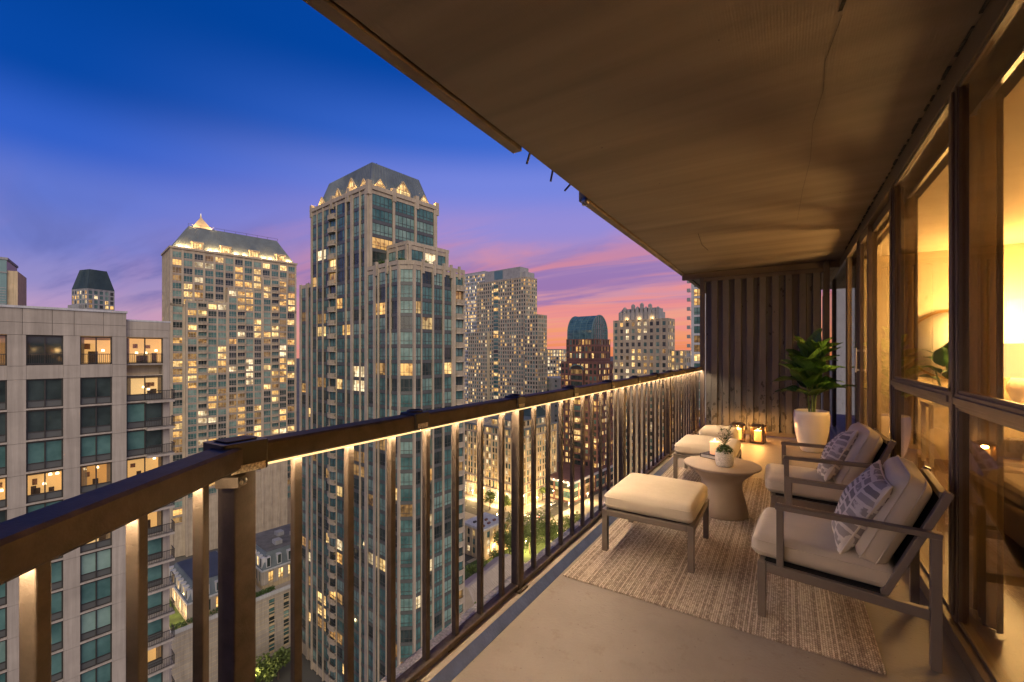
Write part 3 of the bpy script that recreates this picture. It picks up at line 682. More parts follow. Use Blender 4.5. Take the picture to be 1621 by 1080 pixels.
# ================================================================== lounge chairs (front edge at local x = 0, facing -x)
CW = .64
def make_chair(name, label):
    t = thing(name, label, 'armchair', group='two matching lounge chairs')
    F = M['frame']
    for y in (.02, CW-.02):
        b = MB(); b.box(0,.038,y-.019,y+.019,0,.2865); b.build('leg', F, t, bev=.003)
        b = MB(); b.box(.085,.117,y-.015,y+.015,.2835,.5765); b.build('arm_post', F, t, bev=.003)
        b = MB(); b.box(.664,.702,y-.019,y+.019,0,.5765); b.build('leg', F, t, bev=.003)
        b = MB(); b.box(.080,.704,y-.022,y+.022,.577,.602); b.build('armrest', F, t, bev=.003)
        b = MB(); b.bar((.0385,y,.262),(.6635,y,.236),.030,.048); b.build('side_rail', F, t, bev=.003)
        yy = y + (.036 if y < .3 else -.036)
        b = MB(); b.bar((.512,yy,.262),(.732,yy,.775),.030,.042, up=(0,1,0)); b.build('back_post', F, t, bev=.003)
    for x, z in ((.019,.262),(.50,.243)): b = MB(); b.box(x-.015,x+.015,.0395,CW-.0395,z-.022,z+.022); b.build('cross_rail', F, t, bev=.003)
    b = MB(); b.bar((.715,.075,.755),(.715,CW-.075,.755),.03,.03); b.build('back_rail', F, t, bev=.003)
    b = MB(); b.add([(.03,.04,.279),(.52,.04,.262),(.52,CW-.04,.262),(.03,CW-.04,.279),(.03,.04,.287),(.52,.04,.270),(.52,CW-.04,.270),(.03,CW-.04,.287)], [(0,3,2,1),(4,5,6,7),(0,1,5,4),(1,2,6,5),(2,3,7,6),(3,0,4,7)]); b.build('seat_deck', M['webbing'], t)
    b = MB(); b.bar((.545,CW/2,.30),(.722,CW/2,.745), CW-.14, .012, up=(1,0,-.4)); b.build('back_sling', M['webbing'], t)
    sc_ = cushion_mb(.60, CW-.085, .118, .045, .022).build('seat_cushion', M['fabric'], t, (.262,CW/2,.285)); sc_.rotation_euler = (0,R(1.8),0)
    for z in (.036,.092): piping_mb(.60, CW-.085, .118, .045, z, .0035).build('piping', M['fabric'], sc_)
    bc = cushion_mb(.47, CW-.10, .130, .055, .030).build('back_cushion', M['fabric'], t, (.600,CW/2,.600)); bc.rotation_euler = (0,R(-66.5),0)
    bc.location = (.606,CW/2,.570)
    for z in (.040,.100): piping_mb(.47, CW-.10, .130, .055, z, .0035).build('piping', M['fabric'], bc)
    return t
ch1 = make_chair('lounge_chair', 'taupe framed lounge chair with greige cushions, nearest the bare floor')
ch1.location = (-.13,2.62,.0087); ch1.rotation_euler = (0,0,R(-4))
ch2 = copy_tree(ch1); ch2['label'] = 'taupe framed lounge chair with greige cushions, nearer the potted plant'
ch2.location = (-.10,3.88,.0087); ch2.rotation_euler = (0,0,R(2))
for ch, lab, dy, tw in ((ch1, 'grey and ivory brushstroke throw pillow on the chair nearest the bare floor', .27, 8), (ch2, 'grey and ivory brushstroke throw pillow on the chair nearer the plant', .28, -6)):
    p = pillow_mb(.43, .43, .15).build('throw_pillow', M['print']); tag(p, lab, 'pillow', 'patterned throw pillows')
    Mx = Matrix.Translation(ch.location) @ Matrix.Rotation(ch.rotation_euler.z,4,'Z') @ Matrix.Translation((.435,dy,.595)) @ Matrix.Rotation(R(tw),4,'X') @ Matrix.Rotation(R(-63),4,'Y') @ Matrix.Rotation(R(4),4,'Z')
    p.matrix_world = Mx
    e = MB(); n = 40; pts = []
    for k in range(4*n):
        q, f = divmod(k, n); f = f/n*2-1
        u, v = [(1,f),(-f,1),(-1,-f),(f,-1)][q]
        pts.append((.43/2*u*(1-.075*(1-v*v)), .43/2*v*(1-.075*(1-u*u)), 0))
    e.tube(pts, .005, 6, closed=True); e.build('piping', M['linen'], p)

# ================================================================== footstools
def make_ottoman(name, label):
    t = thing(name, label, 'ottoman', group='upholstered footstools along the railing'); F = M['frame']; w, d = .605, .635
    for x in (.019, w-.019):
        for y in (.019, d-.019): b = MB(); b.box(x-.019,x+.019,y-.019,y+.019,0,.2925); b.build('leg', F, t, bev=.003)
    for y in (.017, d-.017): b = MB(); b.box(.0385,w-.0385,y-.016,y+.016,.252,.2915); b.build('rail', F, t, bev=.003)
    for x in (.017, w-.017): b = MB(); b.box(x-.016,x+.016,.0385,d-.0385,.252,.2915); b.build('rail', F, t, bev=.003)
    b = MB(); b.box(.035,w-.035,.035,d-.035,.272,.288); b.build('deck', M['webbing'], t)
    c = cushion_mb(w-.012, d-.012, .118, .042, .026).build('cushion', M['fabric'], t, (w/2,d/2,.293))
    for z in (.034,.086): piping_mb(w-.012, d-.012, .118, .042, z, .0035).build('piping', M['fabric'], c)
    return t
ot1 = make_ottoman('footstool', 'greige cushioned footstool on taupe legs in front of the round table')
ot1.location = (-1.095,2.895,.0087)
ot2 = copy_tree(ot1); ot2['label'] = 'greige cushioned footstool beyond the round table with the flower pot'
ot2.location = (-1.035,4.88,.0087)
ot3 = thing('pouf', 'small greige pouf tucked behind the far footstool', 'pouf', (-.74,6.15,0))
c = cushion_mb(.42,.42,.36,.05,.02).build('cushion', M['fabric'], ot3, (0,0,.06))
piping_mb(.42,.42,.36,.05,.30).build('piping', M['fabric'], c)
for x in (-.16,.16):
    for y in (-.16,.16): b = MB(); b.box(x-.018,x+.018,y-.018,y+.018,0,.075); b.build('foot', M['frame'], ot3)

# ================================================================== round table and what stands on it
tb = thing('round_table', 'round taupe pedestal table with hourglass base on the rug', 'table', (-.478,4.15,.0087))
b = MB(); b.lathe([(0,.405),(.292,.405),(.302,.408),(.306,.415),(.304,.422),(.298,.425),(0,.425)], 64); b.build('top', M['clay'], tb)
def tw(a, z):
    f = max(0,min(1,(.30-z)/.30)); return 1 + .035*f*math.sin(3*a+z*18)*math.sin(math.pi*max(0,min(1,z/.3)))
b = MB(); prof = [(0,0),(.205,0),(.208,.01),(.200,.05),(.186,.11),(.172,.17),(.162,.22),(.160,.26),(.166,.29),(.185,.315),(.225,.352),(.268,.388),(.290,.4045),(0,.4045)]
b.lathe(prof, 64, wob=tw); b.build('base', M['clay'], tb)
TZ = .0087+.425
bk = thing('book', 'black hardback book lying under the candle on the round table', 'book', (-.555,4.33,TZ+.0005), R(-22))
b = MB(); b.box(-.10,.10,-.07,.07,0,.004); b.box(-.10,.10,-.07,.07,.030,.034); b.box(-.10,-.096,-.07,.07,.004,.030); b.build('cover', M['rail_dark'], bk)
M['paper'] = mat('paper', (.75,.72,.66), .9, 0, .05, 200)
b = MB(); b.box(-.0955,.094,-.066,.066,.0045,.0295); b.build('pages', M['paper'], bk)
def wax(name, c0, c1, s, h):
    m = bpy.data.materials.new(name); m.use_nodes = True; t, bb = nodes(m); lk = t.links.new
    bb.inputs['Base Color'].default_value = (.8,.6,.4,1); bb.inputs['Roughness'].default_value = .5
    tcn = t.nodes.new('ShaderNodeTexCoord'); sp = t.nodes.new('ShaderNodeSeparateXYZ'); lk(tcn.outputs['Object'], sp.inputs[0])
    mr = t.nodes.new('ShaderNodeMapRange'); mr.inputs[1].default_value = 0; mr.inputs[2].default_value = h; lk(sp.outputs[2], mr.inputs[0])
    cr = t.nodes.new('ShaderNodeValToRGB'); cr.color_ramp.elements[0].color = (*c0,1); cr.color_ramp.elements[1].color = (*c1,1); lk(mr.outputs[0], cr.inputs[0])
    lk(cr.outputs[0], bb.inputs['Emission Color']); bb.inputs['Emission Strength'].default_value = s
    return m
M['flame'] = emit('candle_flame', (1.0,.66,.25), 12)
def candle_parts(t, r, h, wm, loc=(0,0,0)):
    b = MB(); b.lathe([(0,0),(r*.98,0),(r,.004),(r,h-.006),(r*.95,h),(r*.8,h-.004),(r*.4,h-.012),(0,h-.013)], 28); w_ = b.build('wax', wm, t, loc)
    b = MB(); b.tube([(0,0,h-.013),(.001,0,h+.002)], .0012, 6); b.build('wick', M['webbing'], w_)
    b = MB(); b.lathe([(0,h),(.004,h+.003),(.0055,h+.009),(.003,h+.019),(0,h+.027)], 10); b.build('flame', M['flame'], w_)
M['wax_pink'] = wax('glowing_pink_wax', (.42,.10,.05), (1.0,.55,.20), .55, .115)
cd = thing('pillar_candle', 'lit peach pillar candle standing on the black book', 'candle', (-.555,4.33,TZ+.035))
candle_parts(cd, .041, .115, M['wax_pink'])
def point(name, parent, loc, e, c, r=.03):
    l = bpy.data.lights.new(name, 'POINT'); l.energy = e; l.color = c; l.shadow_soft_size = r
    o = bpy.data.objects.new(name, l); col.objects.link(o); o.parent = parent; o.location = loc; return o
point('candle_glow', cd, (0,0,.16), 1.0, (1,.58,.22), .02)
fp = thing('flower_pot', 'speckled white pot of white blossom sprigs on the round table', 'potted plant', (-.445,4.07,TZ+.0005))
M['speckle'] = mat('speckled_white_ceramic', (.72,.68,.62), .7, 0, .35, 160, .5, 140, detail=2)
b = MB(); b.lathe([(0,0),(.058,0),(.066,.008),(.073,.045),(.074,.09),(.070,.128),(.066,.130),(.062,.118),(0,.115)], 36); b.build('pot', M['speckle'], fp)
M['sprig'] = mat('sprig_leaf', (.06,.11,.025), .5, 0, .4, 30); M['petal'] = mat('white_petal', (.80,.78,.68), .7, 0, .05, 20)
b = MB(); r_ = random.Random(3)
for i in range(150):                                        # mossy cushion of small leaves
    a, e = r_.uniform(0,6.28), r_.uniform(.1,1.5); d = Vector((math.cos(a)*math.cos(e),math.sin(a)*math.cos(e),math.sin(e)))
    p = Vector((0,0,.122)) + Vector((d.x*.066,d.y*.066,d.z*.050)); x = d.cross(Vector((0,0,1))).normalized()*.011; y = d.cross(x).normalized()*.016
    b.quad(p-x, p-y*.6+d*.006, p+x, p+y+d*.012)
b.build('moss_leaves', M['sprig'], fp)
for i in range(11):
    a = r_.uniform(0,6.28); l = r_.uniform(.14,.25); le_ = r_.uniform(.25,.5)
    pts = [Vector((math.cos(a)*l*le_*s*s, math.sin(a)*l*le_*s*s, .13+l*s)) for s in (0,.3,.6,.85,1)]
    b = MB(); b.tube(pts, .0014, 5); st = b.build('stem', M['stemgreen'], fp)
    b = MB()
    for k in range(9):
        p = pts[2].lerp(pts[4], r_.random()) + Vector((r_.uniform(-.02,.02),r_.uniform(-.02,.02),r_.uniform(-.012,.018)))
        for q in range(4):
            aa = q*math.pi/2+r_.random(); x = Vector((math.cos(aa),math.sin(aa),.4))*.0085; y = Vector((-math.sin(aa),math.cos(aa),0))*.0045
            b.quad(p, p+x*.6+y, p+x*1.2, p+x*.6-y)
    b.build('blossom', M['petal'], st)
    b = MB()
    for k in range(3):
        p = pts[1].lerp(pts[3], r_.random()); aa = r_.uniform(0,6.28); x = Vector((math.cos(aa),math.sin(aa),.7))*.045; y = Vector((-math.sin(aa),math.cos(aa),0))*.009
        b.quad(p, p+x*.5+y, p+x, p+x*.5-y)
    b.build('leaf', M['sprig'], st)

# ================================================================== lanterns
M['wax_gold'] = wax('glowing_gold_wax', (.85,.24,.03), (1.0,.50,.09), 1.0, .16)
def make_lantern(label):
    t = thing('candle_lantern', label, 'lantern', group='candle lanterns by the privacy screen'); wd = M['wood_lantern']; s = .098
    b = MB(); b.box(-s,s,-s,s,0,.022); b.build('base', wd, t, bev=.003)
    b = MB(); b.box(-s,s,-s,s,.248,.266); b.box(-s*.75,s*.75,-s*.75,s*.75,.2665,.282); b.build('roof', wd, t, bev=.003)
    for x in (-1,1):
        for y in (-1,1): b = MB(); b.box(x*(s-.009)-.008,x*(s-.009)+.008,y*(s-.009)-.008,y*(s-.009)+.008,.0225,.2475); b.build('post', wd, t)
    for k in range(4):
        b = MB(); b.box(-s+.018,s-.018,-.0015,.0015,.023,.247); a = k*math.pi/2
        b.build('pane', M['clear'], t, (math.sin(a)*(s-.009),-math.cos(a)*(s-.009),0), a)
    candle_parts(t, .048, .165, M['wax_gold'], (0,0,.0225))
    b = MB(); b.tube([(-.05,0,.28),(-.045,0,.305),(0,0,.318),(.045,0,.305),(.05,0,.28)], .003, 6); b.build('handle', M['rail_dark'], t)
    point('lantern_glow', t, (0,0,.225), 11.0, (1,.46,.11), .025)
    return t
l1 = make_lantern('glowing wooden candle lantern half hidden behind the flower sprigs'); l1.location = (-.650,7.72,0); l1.rotation_euler = (0,0,R(8))
l2 = copy_tree(l1); l2['label'] = 'glowing wooden candle lantern standing clear on the bare floor by the screen'
l2.location = (-.375,7.70,0); l2.rotation_euler = (0,0,R(-6))

# ================================================================== fiddle leaf fig
def leaf_mat():
    m = bpy.data.materials.new('glossy_fig_leaf'); m.use_nodes = True; t, bb = nodes(m); lk = t.links.new
    tcn = t.nodes.new('ShaderNodeTexCoord'); sp = t.nodes.new('ShaderNodeSeparateXYZ'); lk(tcn.outputs['Object'], sp.inputs[0])
    ab = t.nodes.new('ShaderNodeMath'); ab.operation = 'ABSOLUTE'; lk(sp.outputs[1], ab.inputs[0])
    vm = t.nodes.new('ShaderNodeMath'); vm.operation = 'MULTIPLY_ADD'; vm.inputs[1].default_value = -.75; lk(ab.outputs[0], vm.inputs[0]); lk(sp.outputs[0], vm.inputs[2])
    sn = t.nodes.new('ShaderNodeMath'); sn.operation = 'MULTIPLY'; sn.inputs[1].default_value = 210; lk(vm.outputs[0], sn.inputs[0])
    s2 = t.nodes.new('ShaderNodeMath'); s2.operation = 'SINE'; lk(sn.outputs[0], s2.inputs[0])
    gt = t.nodes.new('ShaderNodeMapRange'); gt.inputs[1].default_value = .86; gt.inputs[2].default_value = 1; lk(s2.outputs[0], gt.inputs[0])
    mid = t.nodes.new('ShaderNodeMath'); mid.operation = 'LESS_THAN'; mid.inputs[1].default_value = .004; lk(ab.outputs[0], mid.inputs[0])
    mxm = t.nodes.new('ShaderNodeMath'); mxm.operation = 'MAXIMUM'; lk(gt.outputs[0], mxm.inputs[0]); lk(mid.outputs[0], mxm.inputs[1])
    oi = t.nodes.new('ShaderNodeObjectInfo'); cr = t.nodes.new('ShaderNodeValToRGB'); cr.color_ramp.elements[0].color = (.030,.10,.018,1); cr.color_ramp.elements[1].color = (.085,.20,.038,1); lk(oi.outputs['Random'], cr.inputs[0])
    fa = t.nodes.new('ShaderNodeMath'); fa.operation = 'MULTIPLY'; fa.inputs[1].default_value = .55; lk(mxm.outputs[0], fa.inputs[0])
    mx = t.nodes.new('ShaderNodeMix'); mx.data_type = 'RGBA'; lk(fa.outputs[0], mx.inputs[0]); lk(cr.outputs[0], mx.inputs[6]); mx.inputs[7].default_value = (.16,.26,.07,1)
    lk(mx.outputs[2], bb.inputs['Base Color']); bb.inputs['Roughness'].default_value = .34
    bp = t.nodes.new('ShaderNodeBump'); bp.inputs['Strength'].default_value = .4; bp.inputs['Distance'].default_value = .004; lk(s2.outputs[0], bp.inputs['Height']); lk(bp.outputs[0], bb.inputs['Normal'])
    return m
M['fig'] = leaf_mat()
def leaf_mesh(l, w, droop, fold, seed):
    r = random.Random(seed); mb = MB(); n, k = 10, 6; vs = []
    for i in range(n+1):
        s = i/n; x = l*s; zc = l*(.16*s - droop*s*s)
        ww = w/2*(math.sin(math.pi*min(1,s**.72))**.75)*(1+.22*math.sin(math.pi*s*.9+.4)*(s-.35)) if 0 < s < 1 else .002
        for j in range(k+1):
            v = j/k*2-1; vs.append((x, ww*v, zc + fold*abs(v)*ww + .012*math.sin(s*11+v*2+seed)*abs(v)))
    fs = [(i*(k+1)+j,(i+1)*(k+1)+j,(i+1)*(k+1)+j+1,i*(k+1)+j+1) for i in range(n) for j in range(k)]
    return mb.add(vs, fs, 0, True)
leafs = [leaf_mesh(l, w, d, f, i).mesh('leaf', M['fig']) for i, (l, w, d, f) in enumerate([(.34,.20,.30,.35),(.30,.19,.45,.30),(.36,.21,.22,.40),(.26,.17,.38,.30),(.32,.18,.55,.25)])]
def fig_plant(t, z0, ztop, nst, nl, spread, seed, scale=1.0):
    r = random.Random(seed)
    for k in range(nst):
        a = k*2.4; ex_, ey_ = math.cos(a)*spread*.12, math.sin(a)*spread*.12
        h = ztop - k*.13
        pts = [Vector((math.cos(a)*.03,math.sin(a)*.03,z0)), Vector((ex_*.6,ey_*.6,z0+(h-z0)*.4)), Vector((ex_,ey_,h))]
        b = MB(); b.tube(pts, [.014,.011,.006], 7); b.build('stem', M['stemgreen'], t)
    for i in range(nl):
        f = i/(nl-1); a = i*2.39996 + r.uniform(-.25,.25); z = z0 + (ztop-z0)*(.30+.70*f) + r.uniform(-.03,.03)
        pit = R(20 + 46*f**1.3 + r.uniform(-12,12)); rr = spread*.05
        o = put('leaf', leafs[i % 5], t)
        sc_l = scale*(1.08-.18*f)*r.uniform(.9,1.1)
        o.matrix_local = Matrix.Translation((math.cos(a)*rr,math.sin(a)*rr,z)) @ Matrix.Rotation(a,4,'Z') @ Matrix.Rotation(-pit,4,'Y') @ Matrix.Rotation(r.uniform(-.45,.45),4,'X') @ Matrix.Scale(sc_l,4)
fg = thing('fig_plant', 'tall fiddle leaf fig in a round white pot beside the privacy screen', 'potted plant', (.30,7.45,0))
b = MB(); b.lathe([(0,0),(.118,0),(.130,.012),(.168,.12),(.202,.28),(.216,.42),(.214,.52),(.206,.572),(.196,.575),(.190,.56),(.188,.51),(0,.51)], 56); b.build('pot', M['pot'], fg)
b = MB(); b.lathe([(.187,.512),(.10,.535),(0,.54)], 24); b.build('soil', M['soil'], fg)
fig_plant(fg, .52, 1.36, 4, 40, .8, 11, 1.22)
ip = thing('indoor_plant', 'dark leafy plant in a pot silhouetted before the round mirror indoors', 'potted plant', (1.62,7.24,.7785))
b = MB(); b.lathe([(0,0),(.07,0),(.09,.1),(.085,.18),(.075,.18),(.07,.15),(0,.15)], 24); b.build('pot', M['clay'], ip)
fig_plant(ip, .15, .55, 2, 11, .8, 5, .8)

# ================================================================== the city
S = {}
def stone(name, c, bump=.25):
    m = mat(name, c, .85, 0, .14, .35, bump, 3.0, .3); t, b = nodes(m); lk = t.links.new
    cr = [n for n in t.nodes if n.type == 'VALTORGB'][0]; g = t.nodes.new('ShaderNodeNewGeometry')
    mp = t.nodes.new('ShaderNodeMapping'); mp.inputs['Scale'].default_value = (2.6,2.6,.10); lk(g.outputs['Position'], mp.inputs[0])
    n = t.nodes.new('ShaderNodeTexNoise'); n.inputs['Scale'].default_value = 1; n.inputs['Detail'].default_value = 5; n.inputs['Roughness'].default_value = .7; lk(mp.outputs[0], n.inputs['Vector'])
    r = t.nodes.new('ShaderNodeMapRange'); r.inputs[1].default_value = .35; r.inputs[2].default_value = .68; r.inputs[3].default_value = 1.0; r.inputs[4].default_value = .72; lk(n.outputs[0], r.inputs[0])
    x = t.nodes.new('ShaderNodeMix'); x.data_type = 'RGBA'; x.blend_type = 'MULTIPLY'; x.inputs[0].default_value = 1; lk(cr.outputs[0], x.inputs[6]); lk(r.outputs[0], x.inputs[7]); lk(x.outputs[2], b.inputs['Base Color'])
    return m
S['lime'] = stone('pale_limestone', (.42,.37,.32)); S['tan'] = stone('tan_stone', (.47,.395,.305)); S['warm'] = stone('warm_grey_stone', (.36,.30,.255))
S['pinkish'] = stone('red_granite', (.185,.095,.085)); S['beige'] = stone('beige_precast', (.43,.37,.29)); S['grey'] = stone('grey_precast', (.33,.33,.34))
S['white'] = stone('white_precast', (.52,.52,.54)); S['slate'] = mat('slate_blue_roof_metal', (.14,.17,.19), .5, .3, .15, .4); S['navy'] = mat('navy_membrane_roof', (.035,.05,.09), .6, 0, .2, .2)
S['darkroof'] = mat('dark_green_roof', (.035,.06,.065), .55, .2, .15, .3); S['sand'] = stone('sandstone', (.58,.46,.30)); S['teal'] = mat('teal_metal_panel', (.11,.20,.22), .4, .2, .1, .2)
S['frame'] = mat('dark_window_metal', (.045,.04,.038), .5, .3); S['lframe'] = mat('pale_window_metal', (.36,.33,.29), .5, .3)
S['mframe'] = mat('grey_window_metal', (.085,.08,.075), .45, .3)
S['spandrel'] = mat('grey_spandrel_panel', (.095,.10,.098), .45, .1, .1, .5)
S['grav'] = mat('roof_gravel', (.12,.115,.11), .9, 0, .3, .5)
G0 = dim_glass('dark_glass', (.02,.028,.03), (.06,.085,.085), .05, .45)
G1_ = dim_glass('teal_glass', (.055,.135,.135), (.12,.235,.225), .08, .35)
G2_ = dim_glass('blind_glass', (.15,.27,.25), (.26,.38,.34), .25, .25)
L1 = lit_window('amber_room', (1.0,.56,.17), .55); L2 = lit_window('golden_room', (1.0,.66,.26), .72, .2); L3 = lit_window('pale_room', (1.0,.80,.48), .62, .3)
L4 = lit_window('dim_room', (.55,.30,.10), .32, .1)
GL = [G0,G1_,G2_,L1,L2,L3,L4]        # window states 0..6
GAM = 39.8
FR_R = lambda: (0.0, 0.0, 0.0)
class Bld:
    def __init__(s, name, label, u, t, mats, cat='building', gam=GAM, seed=1, frame='frame'):
        x, y = at(u, t); s.root = thing(name, label, cat, (x,y,GZ), R(90+YAW-gam)); s.r = random.Random(seed)
        s.mats = mats; s.wall = MB(); s.cells = []; s.frame = S[frame]; s.bal = []; s.piers = []
        s.mw = Matrix.Translation((x,y,0)) @ Matrix.Rotation(R(90+YAW-gam),4,'Z')
    def part(s, name, mb, mats, loc=(0,0,0), rz=0): return mb.build(name, mats, s.root, (loc[0],loc[1],loc[2]-GZ), rz)
    def fp(s, f, a, d, z):
        c, n = math.cos(f[2]), math.sin(f[2]); return (f[0]+a*c+d*n, f[1]+a*n-d*c, z)
    def fbox(s, mb, f, a0, a1, d0, d1, z0, z1, m=0):
        P = s.fp; vs = [P(f,a0,d1,z0),P(f,a1,d1,z0),P(f,a1,d0,z0),P(f,a0,d0,z0),P(f,a0,d1,z1),P(f,a1,d1,z1),P(f,a1,d0,z1),P(f,a0,d0,z1)]
        mb.add(vs, [(0,3,2,1),(4,5,6,7),(0,1,5,4),(1,2,6,5),(2,3,7,6),(3,0,4,7)], m)
    def pick(s, pr):
        x = s.r.random()*sum(pr)
        for i, p in enumerate(pr):
            x -= p
            if x <= 0: return i
        return 0
    def facade(s, f, cols, ztop, nfl, fh, sp=.9, par=1.2, dep=.35, pr=(3,4,2,1,1,1,1), zbot=None, tr=.3, W=None, sdep=.12, detail=True, spm=1, rows=None, cluster=.0):
        tot = sum(c[1] for c in cols); k = (W/tot) if W else 1.0
        zb = ztop - nfl*fh if zbot is None else zbot
        a = 0.0
        for c in cols:
            w = c[1]*k
            if c[0] == 'p':
                dd = c[2] if len(c) > 2 else dep
                s.piers.append((f, a, a+w, dd, zb, ztop+par))
            elif c[0] == 'g':
                s.fbox(s.wall, f, a, a+w, 0, .06, zb, ztop+par, 0)
            else:
                s.fbox(s.wall, f, a, a+w, 0, sdep, ztop, ztop+par*.8, 0)
                last = None
                for i in range(nfl):
                    z1 = ztop - i*fh; z0 = z1 - fh
                    p = pr if rows is None or i not in rows else rows[i]
                    st = s.pick(p)
                    if last is not None and s.r.random() < cluster: st = last
                    last = st
                    s.fbox(s.wall, f, a, a+w, 0, sdep, z0, z0+sp, spm)
                    s.cells.append((f, a, w, z0+sp, z1, c[2] if len(c) > 2 else 2, st, tr, detail))
                    if c[0] == 'b': s.bal.append((f, a, w, z0))
            a += w
        return a
    def grid(s, f, W, ncol, ztop, nfl, fh, pier=.4, **k):
        cw_ = W/ncol; cols = [('p', cw_*pier*.5)]
        for i in range(ncol):
            cols.append(('w', cw_*(1-pier), 1))
            cols.append(('p', cw_*pier if i < ncol-1 else cw_*pier*.5))
        s.facade(f, cols, ztop, nfl, fh, detail=False, **k)
    def gable_roof(s, name, x0, x1, y0, y1, z0, z1, ins, m, top=None):
        i = ins if isinstance(ins, tuple) else (ins,ins); mb = MB()
        vs = [(x0,y0,z0),(x1,y0,z0),(x1,y1,z0),(x0,y1,z0),(x0+i[0],y0+i[1],z1),(x1-i[0],y0+i[1],z1),(x1-i[0],y1-i[1],z1),(x0+i[0],y1-i[1],z1)]
        mb.add(vs, [(0,1,5,4),(1,2,6,5),(2,3,7,6),(3,0,4,7),(4,5,6,7),(3,2,1,0)])
        ro = s.part(name, mb, m)
        seam = MB()                               # standing seams down every slope
        for A, B, C, D in ((0,1,5,4),(3,0,4,7)):
            a, b_, c, d = [Vector(vs[q]) for q in (A,B,C,D)]; n = int((b_-a).length/.9)
            for q in range(1, n):
                p, e = a.lerp(b_, q/n), d.lerp(c, q/n); seam.bar(p, e, .08, .14)
        seam.build('standing_seams', m, ro)['kind'] = 'stuff'
        return ro
    def finish(s, nobj=0, winname='window', pier_parts=True):
        o = s.part('spandrels', s.wall, s.mats); o['kind'] = 'stuff'
        pm = s.mats[0]
        mb = MB()
        for i, (f,a0,a1,d,z0,z1) in enumerate(s.piers):
            if pier_parts and a1-a0 > .35:
                q = MB(); s.fbox(q, f, a0, a1, 0, d, z0, z1); s.part('pier', q, pm)
            else: s.fbox(mb, f, a0, a1, 0, d, z0, z1)
        if mb.v: s.part('piers', mb, pm)['kind'] = 'stuff'
        cam_p = Vector((0,0,1.4)); fwd = Vector((-SN,CS,0)); rgt = Vector((CS,SN,0))
        def score(c):
            f,a,w,z0,z1 = c[:5]; p = s.mw @ Vector(s.fp(f,a+w/2,0,(z0+z1)/2)); q = p-cam_p; t = q.dot(fwd)
            if t < 1: return -1
            u = q.dot(rgt)/t*682+810; v = 558-q.z/t*682
            nrm = s.mw.to_3x3() @ (Vector(s.fp(f,0,1,0))-Vector(s.fp(f,0,0,0)))
            fc = -nrm.dot(q.normalized())
            return -1 if (u < -20 or u > 1400 or v > 1100 or v < -20 or fc < .05) else fc*w*(z1-z0)/(q.length**2)
        cells = sorted(s.cells, key=score, reverse=True) if nobj else s.cells
        cache = {}; mb = MB()
        for i, (f,a,w,z0,z1,n,st,tr,det) in enumerate(cells):
            if i < nobj:
                key = (round(w,2), round(z1-z0,2), n, st, tr)
                if key not in cache:
                    q = MB(); win_unit(q, (0,0,0), s, w, 0, z1-z0, n, 1, tr, det, 0); cache[key] = q.mesh('window', [s.frame, GL[st]])
                x, y, _ = s.fp(f, a, 0, 0); put(winname, cache[key], s.root, (x,y,z0-GZ), f[2])
            else: win_unit(mb, f, s, w, z0, z1, n, 1+st, tr, det, a)
        if mb.v: s.part('far_windows' if nobj else 'windows', mb, [s.frame]+GL)['kind'] = 'stuff'
        bc = {}
        for (f,a,w,z0) in s.bal:
            k = round(w,2)
            if k not in bc: bc[k] = balcony_mesh(w, s.mats[0], s.frame)
            x, y, _ = s.fp(f, a, 0, 0); put('balcony', bc[k], s.root, (x,y,z0-GZ), f[2])
        return o
def win_unit(mb, f, s, w, z0, z1, n, gm, tr, det, a):
    P = s.fp
    mb.quad(P(f,a,.03,z0), P(f,a+w,.03,z0), P(f,a+w,.03,z1), P(f,a,.03,z1), gm)
    if det:
        e = min(.09, w*.06)
        for i in range(n+1):
            x = a + w*i/n; x0, x1 = max(a, x-e/2), min(a+w, x+e/2); s.fbox(mb, f, x0, x1, .031, .10, z0, z1, 0)
        for z in ([z0, z0+(z1-z0)*tr, z1-e] if tr else [z0, z1-e]): s.fbox(mb, f, a, a+w, .0315, .085, z, z+e, 0)
    elif n > 1 or w > 1.2: s.fbox(mb, f, a+w*.5-.05, a+w*.5+.05, .031, .07, z0, z1, 0)
def balcony_mesh(w, m, fr):
    b = MB(); d = 1.15; n = 7; pts = [(w*i/n, -d*(.72+.28*math.sin(math.pi*i/n))) for i in range(n+1)]
    poly = [(0,-.13)] + pts + [(w,-.13)]
    b.prism(list(poly), 0, .28)
    for (x0,y0),(x1,y1) in zip(poly, poly[1:]):
        b.bar((x0,y0+.05,1.28),(x1,y1+.05,1.28), .09, .09, 0); b.bar((x0,y0+.05,.45),(x1,y1+.05,.45), .06, .06, 0)
        for q in (.0,.33,.66): x, y = x0+(x1-x0)*q, y0+(y1-y0)*q; b.box(x-.035,x+.035,y+.02,y+.09,.281,1.24,0)
    return b.mesh('balcony', [m, fr])
RF = (0,0,0)                        # face along local x, looking back to us
def LF(y1): return (0, y1, -math.pi/2)   # face along local y, looking back to us
def uplights(B, pts, e, c=(1,.60,.22)):
    for i, p in enumerate(pts):
        b = MB(); b.box(-.25,.25,-.25,.25,0,.3); o = B.part('uplight', b, S['frame'], p)
        point('uplight_glow', o, (0,0,.75), e, c, .25)

